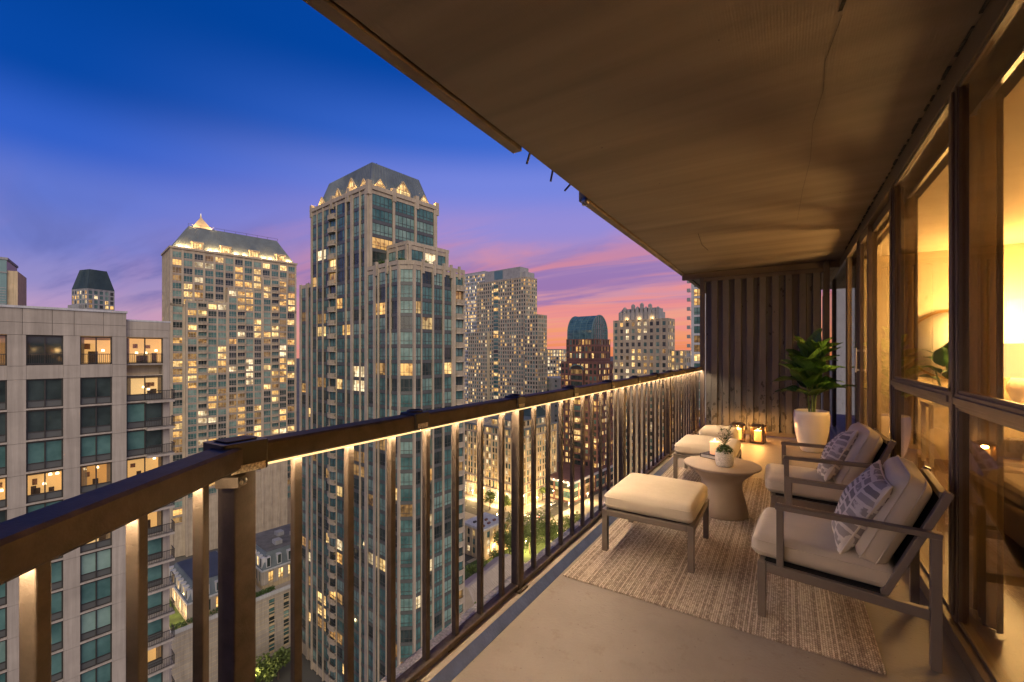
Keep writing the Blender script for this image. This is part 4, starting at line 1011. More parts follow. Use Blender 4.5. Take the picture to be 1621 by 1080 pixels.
# ------------------------------------------------------------------ ground, streets
b = MB(); b.box(-6000,6000,-6000,9000,GZ-1,GZ-.3)
struct(b.build('ground', mat('city_ground', (.10,.095,.085), .9, 0, .35, .012, 0, 1)))
S['asphalt'] = mat('asphalt', (.055,.052,.05), .8, 0, .3, .3); S['pave'] = mat('pale_paving', (.30,.26,.21), .85, 0, .15, .6); S['paint'] = mat('road_paint', (.6,.58,.5), .8)
S['grass'] = mat('park_grass', (.05,.085,.02), .9, 0, .4, .5, .3, 4)
bx, by = at(822, 237); GR = R(90+YAW-GAM)
def gnd(name, x0, x1, y0, y1, z, m, h=.004):
    q = MB(); q.box(x0,x1,y0,y1,-h,0); return struct(q.build(name, m, None, (bx,by,z), GR))
gnd('pavement', -60,300,-90,140,GZ-.15,S['pave'],.12)
gnd('street', -120,420,-20,-6,GZ-.12,S['asphalt'],.02); gnd('street', -21,-7,-160,-20.01,GZ-.12,S['asphalt'],.02); gnd('street', -21,-7,-5.99,300,GZ-.12,S['asphalt'],.02)
q = MB()
for i in range(40):
    q.box(-60+i*7,-57+i*7,-13.1,-12.9,0,.004)
    if not -4 < -100+i*7 < 28: q.box(-14.1,-13.9,-120+i*7,-117+i*7,0,.004)
for i in range(6): q.box(-5.5,-3.2,-18.5+i*2.1,-17.4+i*2.1,0,.004); q.box(-19.5+i*2.1,-18.4+i*2.1,-24,-21,0,.004)
struct(q.build('road_marking', S['paint'], None, (bx,by,GZ-.096+.004), GR))
gnd('lawn', -70,-22,-90,-22,GZ-.125,S['grass'],.02)

# ------------------------------------------------------------------ pale stone block close on the left
B = Bld('stone_apartment_block', 'pale stone apartment block closest on the left with paired dark windows', 268, 46, [S['lime'],S['spandrel']], seed=21)
FW = 20.0; WF = (-FW, 0, 0)
core = MB(); core.box(-FW, -3.52, 1.5, 16, GZ, 5.4); core.box(-3.519, 0, 1.8, 16, GZ, 4.6); core.box(-FW, -3.52, .02, 1.499, 2.95, 5.39); core.box(-3.519, 0, .35, 1.799, 2.95, 4.59)
for xp in (-4.04,-7.35,-10.72,-14.1,-18.4): core.box(xp-.5, xp+.5, .021, 1.499, GZ, 2.949)
for k_ in range(19): z_ = .2-.06 if k_ == 0 else -1.0-2.8*(k_-1)-.06; core.box(-FW, -.02, .40, 1.499, z_-.1, z_+.12)
core.box(-.5, -.02, .36, 1.79, GZ, 2.949); B.part('wall', core, S['lime'])
ZR = [(.25,2.9)] + [(-1.0-2.8*(i+1)+.22, -1.0-2.8*i) for i in range(17)]
wc = [(-3.5,-.38), (-6.79,-4.58), (-10.17,-7.91), (-13.5,-11.28), (-16.9,-14.7)]
joint = .025
cols_p = [(-4.58,-3.5),(-7.91,-6.79),(-11.28,-10.17),(-14.7,-13.5),(-20,-16.9)]
bands = [(z0-.0, z1) for z0, z1 in [(-49,-46)]]
zl = [5.3,4.05,2.95,.2,-1.0] + [-1.0-2.8*(i+1) for i in range(17)]
for x0, x1 in cols_p:
    for za, zb in zip(zl[2:], zl[3:]):
        q = MB(); B.fbox(q, (0,0,0), x0+joint/2, x1-joint/2, -.02, .32, zb+joint/2, za-joint/2); B.part('stone_panel', q, S['lime'])
for za, zb in ((4.05,2.95),(5.3,4.05)):
    xs = [-20,-17.6,-15.8,-13.9,-12.0,-10.4,-8.6,-7.2,-5.2,-3.52]
    for x0, x1 in zip(xs, xs[1:]):
        q = MB(); B.fbox(q, (0,0,0), x0+joint/2, x1-joint/2, -.02, .34 if zb > 4 else .325, zb+joint/2, za-joint/2); B.part('stone_panel', q, S['lime'])
q = MB(); B.fbox(q, (0,0,0), -20.1, -3.45, -.3, .46, 5.3, 5.5); B.part('coping', q, S['white'])
q = MB(); B.fbox(q, (0,0,0), -3.44, .1, -.9, .02, 4.55, 4.72); B.part('coping', q, S['white'])
for x0, x1, za, zb in ((-3.48,-.01,4.53,3.75),(-3.48,-.01,3.73,2.95)):
    q = MB(); B.fbox(q, (0,0,0), x0, x1, -.34, .0, zb, za); B.part('stone_panel', q, S['lime'])
for x0, x1 in wc[1:]:
    q = MB(); B.fbox(q, (0,0,0), x0, x1, -.02, .30, -.98, .2); B.part('stone_panel', q, S['lime'])
def pane_mesh(w, h, st): q = MB(); q.box(0,w,-.012,0,0,h); return q.mesh('pane', M['glass'] if st >= 3 else GL[st])
S['glow_wall'] = [emit('glowing_room_wall', c_, s_, False) for c_, s_ in (((1,.55,.17),.22),((1,.62,.24),.34),((1,.70,.34),.40),((.9,.48,.16),.12))]  # room light put into the walls themselves as a mild glow
S['room_lamp'] = emit('room_lamp', (1,.80,.50), 3.0, False)
S['room_dark'] = mat('room_furniture', (.06,.04,.028), .7); S['room_cloth'] = mat('room_curtain', (.40,.32,.22), .9); S['art'] = mat('wall_picture', (.22,.12,.07), .6, 0, .8, 6, detail=2)
RS = random.Random(77)
def lit_room(wo, w, h, st):
    wl = S['glow_wall'][{3:0,4:1,5:2,6:3}[st]]; q = MB(); x0, x1, y1 = .02, w-.02, 1.25
    q.quad((x0,y1,0),(x1,y1,0),(x1,y1,h),(x0,y1,h)); q.quad((x0,.02,0),(x0,y1,0),(x0,y1,h),(x0,.02,h)); q.quad((x1,.02,0),(x1,.02,h),(x1,y1,h),(x1,y1,0)); q.quad((x0,.02,h),(x1,.02,h),(x1,y1,h),(x0,y1,h))
    q.build('room_wall', wl, wo)
    k = RS.random()
    for sd in (0,1):
        if RS.random() < .75:
            q = MB(); cwid = RS.uniform(.18,.5); n = 7
            for i in range(n):
                xa = (.06+cwid*i/n) if sd == 0 else (w-.06-cwid*(i+1)/n); q.box(xa,xa+cwid/n*.8,.05+.03*(i%2),.10+.03*(i%2),.1,h-.1)
            q.build('curtain', S['room_cloth'], wo)
    for i in range(RS.randint(1,3)):
        x = RS.uniform(.3,w-.7); q = MB(); q.box(x,x+RS.uniform(.3,.7),.9,1.05,.05,RS.uniform(.75,1.25)); q.build('furniture', S['room_dark'], wo)
    for i in range(RS.randint(1,2)):
        x = RS.uniform(.2,w-.8); z = RS.uniform(1.2,1.6); q = MB(); q.box(x,x+RS.uniform(.3,.6),1.20,1.24,z,z+RS.uniform(.3,.6)); q.build('picture', S['art'], wo)
    for i in range(RS.randint(1,3)):
        x = RS.uniform(.25,w-.25); z = RS.choice((1.1,1.35,h-.45)); q = MB(); q.lathe([(0,-.10),(.13,-.09),(.10,.10),(0,.11)],10,c=(x,.7,z)); q.build('lamp', S['room_lamp'], wo)
    if RS.random() < .6:
        q = MB(); q.box(.0,w,.6,.66,h-.30,h-.02); q.build('valance', S['room_cloth'], wo)
pc = {}
def big_window(x0, x1, z0, z1, st, dback, rail=False):
    w, h = x1-x0, z1-z0; q = MB(); e = .09
    lo = .0 if rail else .62
    q.box(0,e,-.14,0,0,h); q.box(w-e,w,-.14,0,0,h); q.box(e,w-e,-.14,0,h-e,h); q.box(e,w-e,-.14,0,0,e); q.box(w/2-e/2,w/2+e/2,-.15,0,e,h-e)
    if not rail: q.box(e,w/2-e/2,-.13,0,lo,lo+.07); q.box(w/2+e/2,w-e,-.13,0,lo,lo+.07)
    wo = q.build('window', S['frame'], B.root, (x0,-dback,z0-GZ))
    for k in (0,1):
        xa = e if k == 0 else w/2+e/2; ww = w/2-1.5*e; hh = h-e-(lo+.07)
        s2 = st if isinstance(st, int) else st[k]; key = (round(ww,3),round(hh,3),s2)
        if key not in pc: pc[key] = pane_mesh(ww,hh,s2)
        put('pane', pc[key], wo, (xa,-.04,lo+.07))
        if not rail: q = MB(); q.box(xa,xa+ww,-.07,-.02,e,lo-.001); q.build('spandrel_panel', S['spandrel'], wo)
    ss = (st,st) if isinstance(st,int) else st
    if max(ss) >= 3: lit_room(wo, w, h, max(ss))
    q = MB(); q.box(-.02,w+.02,-.36 if not rail else -.2,0,-.14,-.001); q.build('sill', S['lime'], wo)
    if rail:
        q = MB(); q.box(.02,w-.02,-.30,-.25,.95,1.02); q.box(.02,w-.02,-.30,-.25,.12,.17); n = int(w/.14)
        for i in range(n+1): x = .03+(w-.08)*i/n; q.box(x,x+.03,-.29,-.26,.17,.95)
        q.build('railing', S['frame'], wo)
rs = random.Random(4)
for ci, (x0,x1) in enumerate(wc[1:], 1):
    for ri, (z0,z1) in enumerate(ZR):
        st = rs.choices(range(7), (3,4,3,.35,.3,.2,.8))[0]
        if ri == 0: st = (0,0) if ci == 2 else ((3,4) if ci == 1 else (0,3))
        if ri in (1,2): st = 0
        if ri == 3: st = 1
        if ri == 4: st = 4 if ci in (2,3) else 3
        if ri > 6 and rs.random() < .7: st = rs.choice((1,1,2))
        big_window(x0, x1, z0, z1, st, -.02, ri == 0)
x0, x1 = wc[0]
for ri, (z0,z1) in enumerate(ZR):
    st = {0:(4,3),1:(5,4),2:(1,0),3:(1,0),4:(3,4)}.get(ri, rs.choice(((1,0),(2,1),(0,1),(1,4))))
    big_window(-3.45, -.55, z0, z1, st, -.34, ri == 0)
    if ri:
        q = MB(); q.box(0,2.25,-1.3,0,-.22,0); o = q.build('balcony', S['lime'], B.root, (-2.0,.34,z0-GZ))
        q = MB(); q.box(0,2.25,-1.28,-1.23,.98,1.04); q.box(0,2.25,-1.28,-1.23,.12,.16)
        for i in range(17): q.box(.02+i*.137,.05+i*.137,-1.27,-1.24,.16,.98)
        for y in (-1.2,-.95,-.7,-.45,-.2): q.box(2.21,2.24,y,y+.03,.001,.98)
        q.box(2.20,2.25,-1.2299,-.01,.98,1.04); q.build('railing', S['frame'], o)
B.wall.box(-.55+.0,-.02,-.2+.2,.34,GZ,2.9); B.mats = [S['lime'],S['spandrel']]
B.finish(0)

# ------------------------------------------------------------------ mansard tower with the lit roof
B = Bld('mansard_tower', 'broad tan apartment tower with floodlit grey mansard roof and small pyramid', 269, 180, [S['tan'],S['warm']], gam=44, seed=5, frame='lframe')
X2, Y2, ZT2 = 50.0, 22.0, 44.0
core = MB(); core.box(.3, X2, .3, Y2, GZ, ZT2+1.2)
for (xa, xb, zt) in ((5,20,22.6),(20,34,29.2),(34,45,35.8)): core.box(xa, xb, -2.2, .29, GZ, zt+.8)
B.part('wall', core, S['tan'])
P2 = (2.4,3.4,1.8,1.2,1.3,.5,1.0)
W2 = lambda n, w=2.9: [q for i in range(n) for q in (('p',.75),('w',w,3))] + [('p',.75)]
B.facade((0,.3,0), W2(13), ZT2, 7, 3.3, W=X2, pr=P2, sp=.85, cluster=.15)
for (xa, xb, zt, n) in ((5,20,22.6,4),(20,34,29.2,4),(34,45,35.8,3)):
    cols = []
    for i in range(n): cols += [('p',.55),('b' if i == 1 else 'w',2.8,3)]
    B.facade((xa,-2.2,0), cols+[('p',.55)], zt, 27, 3.1, W=xb-xa, pr=P2, sp=.75, zbot=GZ, cluster=.3)
B.facade((0,.3,0), [('p',.9),('w',3.2,3),('p',.9)], 20.9, 28, 3.3, W=5, pr=P2, sp=.8, zbot=GZ)
B.facade((45,.3,0), [('p',.7),('w',3.2,3),('p',.9)], 20.9, 28, 3.3, W=5, pr=P2, sp=.8, zbot=GZ)
B.facade((.3,Y2,-math.pi/2), [q for i in range(5) for q in (('p',1.6),('w',2.0,2))]+[('p',1.6)], ZT2, 30, 3.3, W=Y2-.3, pr=(4,4,2,.8,.5,.3,1), zbot=GZ)
q = MB(); q.box(-.4,X2+.4,-.4,Y2+.4,ZT2+1.21,ZT2+2.0); B.part('cornice', q, S['tan'])
ro = B.gable_roof('roof', .8, X2-.8, .8, Y2-.8, ZT2+2.01, 57.0, (6.5,5.0), S['slate'])
q = MB()
for i in range(9): q.bar((7+i*4.5,5.6,57.0),(7+i*4.5,5.6,57.9),.12,.12)
q.bar((7,5.6,57.9),(43,5.6,57.9),.1,.1); B.part('roof_rail', q, S['frame'])
py = MB(); cx_, cy_ = 12.5, 11.0; h_ = 3.8
py.add([(cx_-h_,cy_-h_,57.01),(cx_+h_,cy_-h_,57.01),(cx_+h_,cy_+h_,57.01),(cx_-h_,cy_+h_,57.01),(cx_,cy_,63.2)], [(0,1,4),(1,2,4),(2,3,4),(3,0,4),(3,2,1,0)]); B.part('pyramid_roof', py, S['sand'])
q = MB(); q.tube([(cx_,cy_,63.0),(cx_,cy_,64.8)],[.35,.05],8); B.part('finial', q, L3)
for x in (9.5, 20, 31.5, 43):
    q = MB(); q.box(x-1.9,x+1.9,.6,4,ZT2+2.01,ZT2+5.0); q.box(x-2.2,x+2.2,.3,4,ZT2+5.0,ZT2+5.5); d = B.part('dormer', q, S['tan'])
    q = MB(); q.quad((x-1.4,.58,ZT2+2.6),(x+1.4,.58,ZT2+2.6),(x+1.4,.58,ZT2+4.6),(x-1.4,.58,ZT2+4.6)); q.build('pane', L2, d)
    q = MB()
    for k in (-1.4,-.47,.47,1.4): q.box(x+k-.06,x+k+.06,.5,.575,ZT2+2.6,ZT2+4.6)
    q.build('mullion', S['frame'], d)
uplights(B, [(x, .35, ZT2+2.02) for x in (3.5,6,14,16.5,24,27.5,35.5,38.5,46.5)], 1100)
uplights(B, [(cx_-4,cy_-4.9,57.0),(cx_+4,cy_-4.9,57.0)], 900)
B.finish(300)

# ------------------------------------------------------------------ the tall glass and stone tower in the middle
B = Bld('glass_stone_tower', 'tallest stone and teal glass tower with lit gabled dormers in its roof', 583, 100, [S['tan'],S['spandrel']], seed=9, frame='mframe')
TX, TY, TZ_ = 20.3, 28.0, 38.6; FH = 3.37
Zl = 19.7
core = MB(); core.box(.02,TX,.02,TY,GZ,TZ_+.8)
chm = 2.3; core.prism([(.02,0.0),(.02,-14+chm),(chm+.02,-13.98),(17,-13.98),(17,0)], GZ, Zl+.3)
core.prism([(5.1,0),(5.1,-8),(17.2,-8),(17.2,0)], Zl-1, 26.2); B.part('wall', core, S['tan'])
PT = (2.6,7,3,.35,.3,.2,.5)
nu = 7
B.facade((0,0,0), [('p',.7),('w',5.3,5),('p',.6),('w',5.5,5),('p',.6),('w',5.3,5),('p',1.0)], TZ_, 6, FH, W=TX, pr=PT, sp=.7, tr=.28, rows={3:(1,3,1,1,2,1,1)})
B.facade((0,TY,-math.pi/2), [('p',.7),('w',2.5,2),('p',.25),('w',4.3,4),('w',1.9,2),('p',.25),('b',3.2,2),('p',.25),('w',2.5,2),('w',4.0,4),('p',1.1),('w',5.0,4),('p',1.2)], TZ_, 36, FH, W=TY, pr=PT, sp=.7, zbot=GZ, tr=.28)
nl = 30
B.facade((0,0,-math.pi/2), [('w',2.3,2),('p',.9),('w',3.9,3),('p',.3),('w',4.2,3)], Zl-.4, nl, FH, W=14-chm, pr=PT, sp=.62, zbot=GZ, tr=.28, par=1.0)
cwid = chm*math.sqrt(2)
B.facade((0,-14+chm,-math.pi/4), [('w',cwid,3)], Zl-.4, nl, FH, pr=PT, sp=.62, zbot=GZ, tr=.28, par=1.0)
B.facade((chm,-14,0), [('w',1.7,2),('p',.26),('w',3.1,3),('p',.3),('w',2.8,3),('p',.3),('w',2.5,2),('p',1.1),('b',2.5,2),('p',.5)], Zl-.4, nl, FH, W=17-chm, pr=PT, sp=.62, zbot=GZ, tr=.28, par=1.0)
for x in (7.2,10.2,13.0):
    q = MB(); q.box(x-.12,x+.12,-14.5,-14.0,GZ,Zl+.55); B.part('fin', q, S['tan'])
for y in (-4.4,-9.0):
    q = MB(); q.box(-.5,0,y-.12,y+.12,GZ,Zl+.55); B.part('fin', q, S['tan'])
for x, y in ((.02,-14+chm),(chm,-14)):
    q = MB(); q.box(x-.32,x+.2,y-.32,y+.2,GZ,Zl+.55); B.part('fin', q, S['tan'])
for y in (3.2,9.6,21.2):
    q = MB(); q.box(-.5,0,y-.12,y+.12,GZ,TZ_+.85); B.part('fin', q, S['tan'])
B.facade((5.1,-8,0), [('p',.8),('w',3.4,3),('p',.5),('w',3.4,3),('p',.5),('w',2.6,2),('p',.9)], 25.2, 1, FH, W=12.1, pr=(1,3,1,1,1.5,1,1), sp=.4)
B.facade((5.1,0,-math.pi/2), [('p',.6),('w',3.2,2),('p',.5),('w',3.0,2),('p',.7)], 25.2, 1, FH, W=8, pr=PT, sp=.4)
# wing behind on the left
core = MB(); core.box(1,16,TY+.02,TY+9,GZ,20.4); B.part('wing_wall', core, S['tan'])
B.facade((1,TY+9,-math.pi/2), [('p',1.0),('w',2.6,2),('p',1.2),('w',2.6,2),('p',.9)], 19.6, 30, FH, W=9, pr=PT, sp=.7, zbot=GZ)
# parapets, corner piers and roof
q = MB(); q.box(-.45,TX+.45,-.45,-.05,TZ_+.9,TZ_+1.9); q.box(-.45,-.05,-.049,TY+.4,TZ_+.9,TZ_+1.9); B.part('parapet', q, S['tan'])
q = MB(); q.prism([(-.3,0),(-.3,-14+chm-.1),(chm-.1,-14.3),(17.1,-14.3),(17.1,-14.0),(chm,-14.0),(0,-14+chm),(0,0)], Zl+.6, Zl+1.5); B.part('parapet', q, S['tan'])
q = MB(); q.box(4.8,17.4,-8.3,-8.05,26.2,27.0); q.box(4.8,5.05,-8.04,0,26.2,27.0); B.part('parapet', q, S['tan'])
for x, y in ((-.5,-.5),(6.3,-.5),(13.2,-.5),(TX-.5,-.5),(-.5,8.0),(-.5,16),(-.5,TY-.8)):
    q = MB(); q.box(x,x+1.0,y,y+1.0,TZ_-.5,TZ_+2.8); B.part('pinnacle', q, S['tan'])
for x in (4.2,7.4,10.2,12.4,15): q = MB(); q.box(x,x+.5,-14.55,-14.0,Zl-1,Zl+2.1); B.part('pinnacle', q, S['tan'])
for y in (-4.0,-8.0): q = MB(); q.box(-.55,0,y,y+.6,Zl-1,Zl+2.1); B.part('pinnacle', q, S['tan'])
ro = B.gable_roof('roof', .8, TX-.8, .8, TY-.8, TZ_+.81, 47.6, (2.3,2.7), S['slate'])
def gable_dormer(face, a, w, h):
    b_ = MB(); d0, d1 = -2.6, -.62; z0 = TZ_+1.0
    pen = [(a-w/2,z0),(a+w/2,z0),(a+w/2,z0+h*.45),(a,z0+h),(a-w/2,z0+h*.45)]
    fr = [B.fp(face,x,d1,z) for x,z in pen]; bk = [B.fp(face,x,d0,z) for x,z in pen]
    b_.add(fr+bk, [(5,6,7,8,9)] + [(i,5+i,5+(i+1)%5,(i+1)%5) for i in range(5)]); d = B.part('dormer', b_, S['slate'])
    b_ = MB(); b_.add([B.fp(face,x,d1+.01,z) for x,z in pen], [(0,1,2,3,4)]); b_.build('pane', L2, d)
    b_ = MB()
    for k in range(5):
        (xa,za),(xb,zb) = pen[k], pen[(k+1)%5]; b_.bar(B.fp(face,xa,d1+.1,za), B.fp(face,xb,d1+.1,zb), .28, .22)
    for k in (-.25,0,.25):
        top = h*(.45+.55*(1-abs(k)*2)); b_.bar(B.fp(face,a+w*k,d1+.08,z0), B.fp(face,a+w*k,d1+.08,z0+top), .14, .12)
    for zz_ in (.25,.5): b_.bar(B.fp(face,a-w*.46,d1+.08,z0+h*zz_), B.fp(face,a+w*.46,d1+.08,z0+h*zz_), .12, .12)
    b_.build('gable_frame', S['sand'], d)
for a, w, h in ((3.4,2.6,3.2),(10,4.2,4.6),(16.6,2.4,3.0)): gable_dormer((0,0,0), a, w, h)
for a, w, h in ((4.5,3.0,3.4),(13,3.0,3.6),(19.5,4.2,4.6),(25,2.4,3)): gable_dormer((0,TY,-math.pi/2), a, w, h)
uplights(B, [(1.2,-.02,TZ_+.82),(6.3,-.02,TZ_+.82),(13.4,-.02,TZ_+.82),(18.6,-.02,TZ_+.82),(-.02,4.6,TZ_+.82),(-.02,11.6,TZ_+.82),(-.02,19.2,TZ_+.82),(-.02,24.5,TZ_+.82)], 480)
q = MB(); q.box(8,12,10,16,47.6,48.7); q.tube([(14,18,47.2),(14,18,50)],.06,6); q.tube([(6,6,47.2),(6,6,49)],.08,6); q.tube([(15,8,47.2),(15,8,49.5)],.05,6); B.part('roof_plant', q, S['frame'])
for (x,y,r_c) in ((1.8,-2.5,1.0),(2.4,-5,.8),(3.2,-8,.9),(2,-9.8,.7),(8,-11,.8)):
    q = MB(); q.box(x-.7,x+.7,y-.7,y+.7,Zl+.31,Zl+1.1); B.part('planter', q, S['warm'])
    q = MB(); r2 = random.Random(int(x*10))
    for k in range(120):
        p = Vector((x,y,Zl+1.1+r_c)) + Vector((r2.gauss(0,.45),r2.gauss(0,.45),r2.gauss(0,.4)))*r_c; e1 = Vector((r2.gauss(0,1),r2.gauss(0,1),r2.gauss(0,1))).normalized()*.25; e2 = Vector((r2.gauss(0,1),r2.gauss(0,1),r2.gauss(0,1))).normalized()*.2
        q.quad(p-e1,p-e2,p+e1,p+e2)
    B.part('shrub', q, M['sprig'])
B.finish(300)

# ------------------------------------------------------------------ towers further off
def tower(name, label, u, t, lx, ly, ztop, nR, nL, fh, mats, pier=.4, sp=1.1, pr=(4,3,1,1,1,.5,.6), seed=1, gam=GAM, zbot=GZ, roofm='grav', fin=True, dep=.3, cluster=.2, par=1.0):
    B = Bld(name, label, u, t, mats, gam=gam, seed=seed); nf = int((ztop-zbot)/fh)
    c = MB(); c.box(.01,lx,.01,ly,zbot,ztop+par*.8); B.part('wall', c, mats[0])
    B.grid((0,0,0), lx, nR, ztop, nf, fh, pier, sp=sp, pr=pr, dep=dep, zbot=zbot, spm=0, sdep=dep*.8, cluster=cluster, par=par)
    B.grid((0,ly,-math.pi/2), ly, nL, ztop, nf, fh, pier, sp=sp, pr=pr, dep=dep, zbot=zbot, spm=0, sdep=dep*.8, cluster=cluster, par=par)
    c = MB(); c.box(-dep,lx,-dep,ly,ztop+par,ztop+par+.5); B.part('coping', c, mats[0])
    if fin: B.finish(0, pier_parts=False)
    return B
# slab tower with bright office floors
B = tower('office_slab_tower', 'dark gridded office tower with bright rows of floors, half hidden behind another', 767, 420, 30, 46, 78, 9, 24, 3.6, [S['white'],S['white']], .28, 1.2, (3,1,.5,1.2,1.6,1.4,.5), 31, cluster=.1)
q = MB(); q.box(4,26,4,40,79.5,82); B.part('roof_plant', q, S['grey'])
# tall residential tower
B = tower('stepped_residential_tower', 'tall grey stepped apartment tower with square crown and scattered lit windows', 832, 330, 14, 52, 58, 6, 22, 3.1, [S['beige'],S['beige']], .42, 1.2, (4,4,1.5,.9,.9,.4,.6), 33, fin=False)
c = MB(); c.box(0.5,11,6,44,59.51,68); B.part('crown', c, S['grey'])
c = MB(); c.box(.4,.49,24,33,60.5,67.3); B.part('crown_panel', c, S['teal'])
c = MB(); c.box(2,13.5,2,5.9,59.52,64); B.part('crown', c, S['grey'])
P = (4,4,1.5,.9,.9,.4,.6)
c = MB(); c.box(-2,9,-13,-.4,GZ,29.5); B.part('wing_wall', c, S['beige'])
for f, W_, n in (((-2,-13,0),11,5),((-2,-.4,-math.pi/2),12.6,5)): B.grid(f, W_, n, 29, 36, 3.1, .38, sp=1.1, pr=P, dep=.3, zbot=GZ, spm=0, sdep=.22, cluster=.2, par=.8)
c = MB(); c.box(-2.6,8,38,60,GZ,18); B.part('wing_wall', c, S['beige'])
B.grid((-2.6,60,-math.pi/2), 22, 9, 17.4, 32, 3.1, .42, sp=1.2, pr=P, dep=.3, zbot=GZ, spm=0, sdep=.22, par=.6)
B.facade((-.31,33,-math.pi/2), [('w',5,3)], 56, 40, 3.1, pr=(2,5,2,1,1.2,.3,.5), sp=.7, W=5, detail=True)
B.finish(0, pier_parts=False)
# red granite tower with glass barrel vault
B = tower('vaulted_red_tower', 'dark red granite tower crowned by a blue glass barrel vault', 945, 270, 24, 27, -6, 12, 9, 3.9, [S['pinkish'],S['pinkish']], .4, 1.4, (5,1.2,.3,1.4,1.3,.3,.9), 41, fin=False)
c = MB(); c.box(2,23,3,24,-5,10); B.part('upper_wall', c, S['pinkish'])
for f, W_, n in (((2,3,0),21,10),((2,24,-math.pi/2),21,9)): B.grid(f, W_, n, 9.6, 3, 4.4, .4, sp=1.3, pr=(4,1,.3,1.2,1.5,.3,.9), dep=.3, spm=0, sdep=.22, par=.5)
S['vault'] = dim_glass('vault_glass', (.04,.10,.14), (.08,.17,.21), .12, .6)
vm = MB(); n = 20; r_v = 10.4; cz = 14.0; cxv = 12.5
prof = [(cxv-r_v, 10.0)] + [(cxv-r_v*math.cos(math.pi*i/n), cz+r_v*1.12*math.sin(math.pi*i/n)) for i in range(n+1)] + [(cxv+r_v,10.0)]
k = len(prof); vs = [(x,y,z) for y in (5.0,23.0) for x,z in prof]
vm.add(vs, [(i,i+1,k+i+1,k+i) for i in range(k-1)] + [tuple(range(k)), tuple(reversed(range(k,2*k)))]); B.part('vault', vm, S['vault'])
rb = MB()
for y in (5.0,9.5,14,18.5,23.0):
    for (x0,z0),(x1,z1) in zip(prof, prof[1:]): rb.bar((x0,y,z0),(x1,y,z1), .9 if y in (5.0,23.0) else .25, .5 if y in (5.0,23.0) else .25, up=(0,1,0))
for (x,z) in prof[1:-1]: rb.bar((x,5,z),(x,23,z), .18, .18)
B.part('vault_ribs', rb, S['teal'])
fb = MB(); bars = [(cxv-r_v*math.cos(math.pi*i/n), cz+r_v*1.12*math.sin(math.pi*i/n)) for i in range(2,n-1,2)]
for x, z in bars: fb.box(x-.12,x+.12,4.6,4.98,10,z)
for z in (13,16.5,20): w_ = r_v if z < cz else r_v*math.sqrt(max(0,1-((z-cz)/(r_v*1.12))**2)); fb.box(cxv-w_,cxv+w_,4.65,4.975,z,z+.25)
B.part('gable_bars', fb, S['teal'])
# arched bay on its left face
ab = MB(); n = 12; yc = 14.0; w_ = 5.0; pr_ = [(yc+w_,GZ),(yc+w_,-10)] + [(yc+w_*math.cos(math.pi*i/n),-10+3.4*math.sin(math.pi*i/n)) for i in range(1,n)] + [(yc-w_,-10),(yc-w_,GZ)]
k = len(pr_); vs = [(-1.6,y,z) for y,z in pr_] + [(.0,y,z) for y,z in pr_]
ab.add(vs, [tuple(range(k))] + [(i,k+i,k+(i+1)%k,(i+1)%k) for i in range(k)]); B.part('arched_bay', ab, S['frame'])
B.facade((-1.6,19,-math.pi/2), [('p',.8,.2),('w',8.4,5),('p',.8,.2)], -9.5, 19, 3.9, W=10, pr=(5,1,.2,2,1.6,.3,1.2), sp=1.0, dep=.2, par=.2)
rb = MB()
for (y0,z0),(y1,z1) in zip(pr_[1:], pr_[2:-1]): rb.bar((-1.7,y0,z0),(-1.7,y1,z1),.5,.5,up=(1,0,0))
B.part('arch_trim', rb, S['teal'])
B.finish(0, pier_parts=False)
# podium of the red tower
B = Bld('red_podium', 'low red stone podium with lit canopy at the foot of the vaulted tower', 905, 246, [S['pinkish'],S['sand']], seed=44)
c = MB(); c.box(0,60,0,30,GZ,-72); B.part('wall', c, S['pinkish'])
B.facade((0,30,-math.pi/2), [q for i in range(5) for q in (('p',1.2),('w',4.2,3))]+[('p',1.2)], -73.5, 2, 5.2, W=30, pr=(3,2,1,.5,.5,.2,.5), sp=1.4)
B.facade((0,0,0), [q for i in range(9) for q in (('p',1.2),('w',4.2,3))]+[('p',1.2)], -73.5, 2, 5.2, W=60, pr=(2,2,1,1,1,.5,.5), sp=1.4)
c = MB(); c.box(-1,-.1,1,29,-74,-72.8); c.box(-1,59,-1,-.1,-74,-72.8); B.part('canopy', c, S['white'])
lm = emit('canopy_lamp', (1,.82,.55), 9, False)
for i in range(9): c = MB(); c.lathe([(0,-.3),(.3,0),(0,.3)],8); B.part('canopy_lamp', c, lm, (-1.4,2+i*3.2,-72.9))
B.finish(0)
# beige tower with serrated crown
B = tower('crowned_beige_tower', 'beige stone tower with a serrated grey crown against the sunset', 1056, 220, 10, 30, 17.5, 4, 9, 3.6, [S['beige'],S['beige']], .5, 1.5, (4,2,.6,1.3,1.6,.8,.8), 51, fin=False)
c = MB(); c.box(.3,10.5,5,27,19.0,23.0); B.part('crown', c, S['grey'])
for i, (y, h_) in enumerate(((5.2,25.5),(7.2,24.4),(9.4,27.3),(11.6,25.8),(13.9,28.0),(16.3,26.2),(18.8,27.6),(21.2,24.8),(23.6,26.2),(25.8,24.2))):
    c = MB(); c.box(.0,1.7,y-.75,y+.75,18.6,h_-.9); c.add([(0,y-.75,h_-.9),(1.7,y-.75,h_-.9),(1.7,y+.75,h_-.9),(0,y+.75,h_-.9),(.85,y,h_)], [(0,1,4),(1,2,4),(2,3,4),(3,0,4)]); B.part('crown_fin', c, S['grey'])
c = MB(); c.box(2,10,6,26,23.01,25); B.part('crown_core', c, S['grey'])
c = MB(); c.box(4,22,-7,-.4,GZ,2.5); B.part('wing_wall', c, S['beige'])
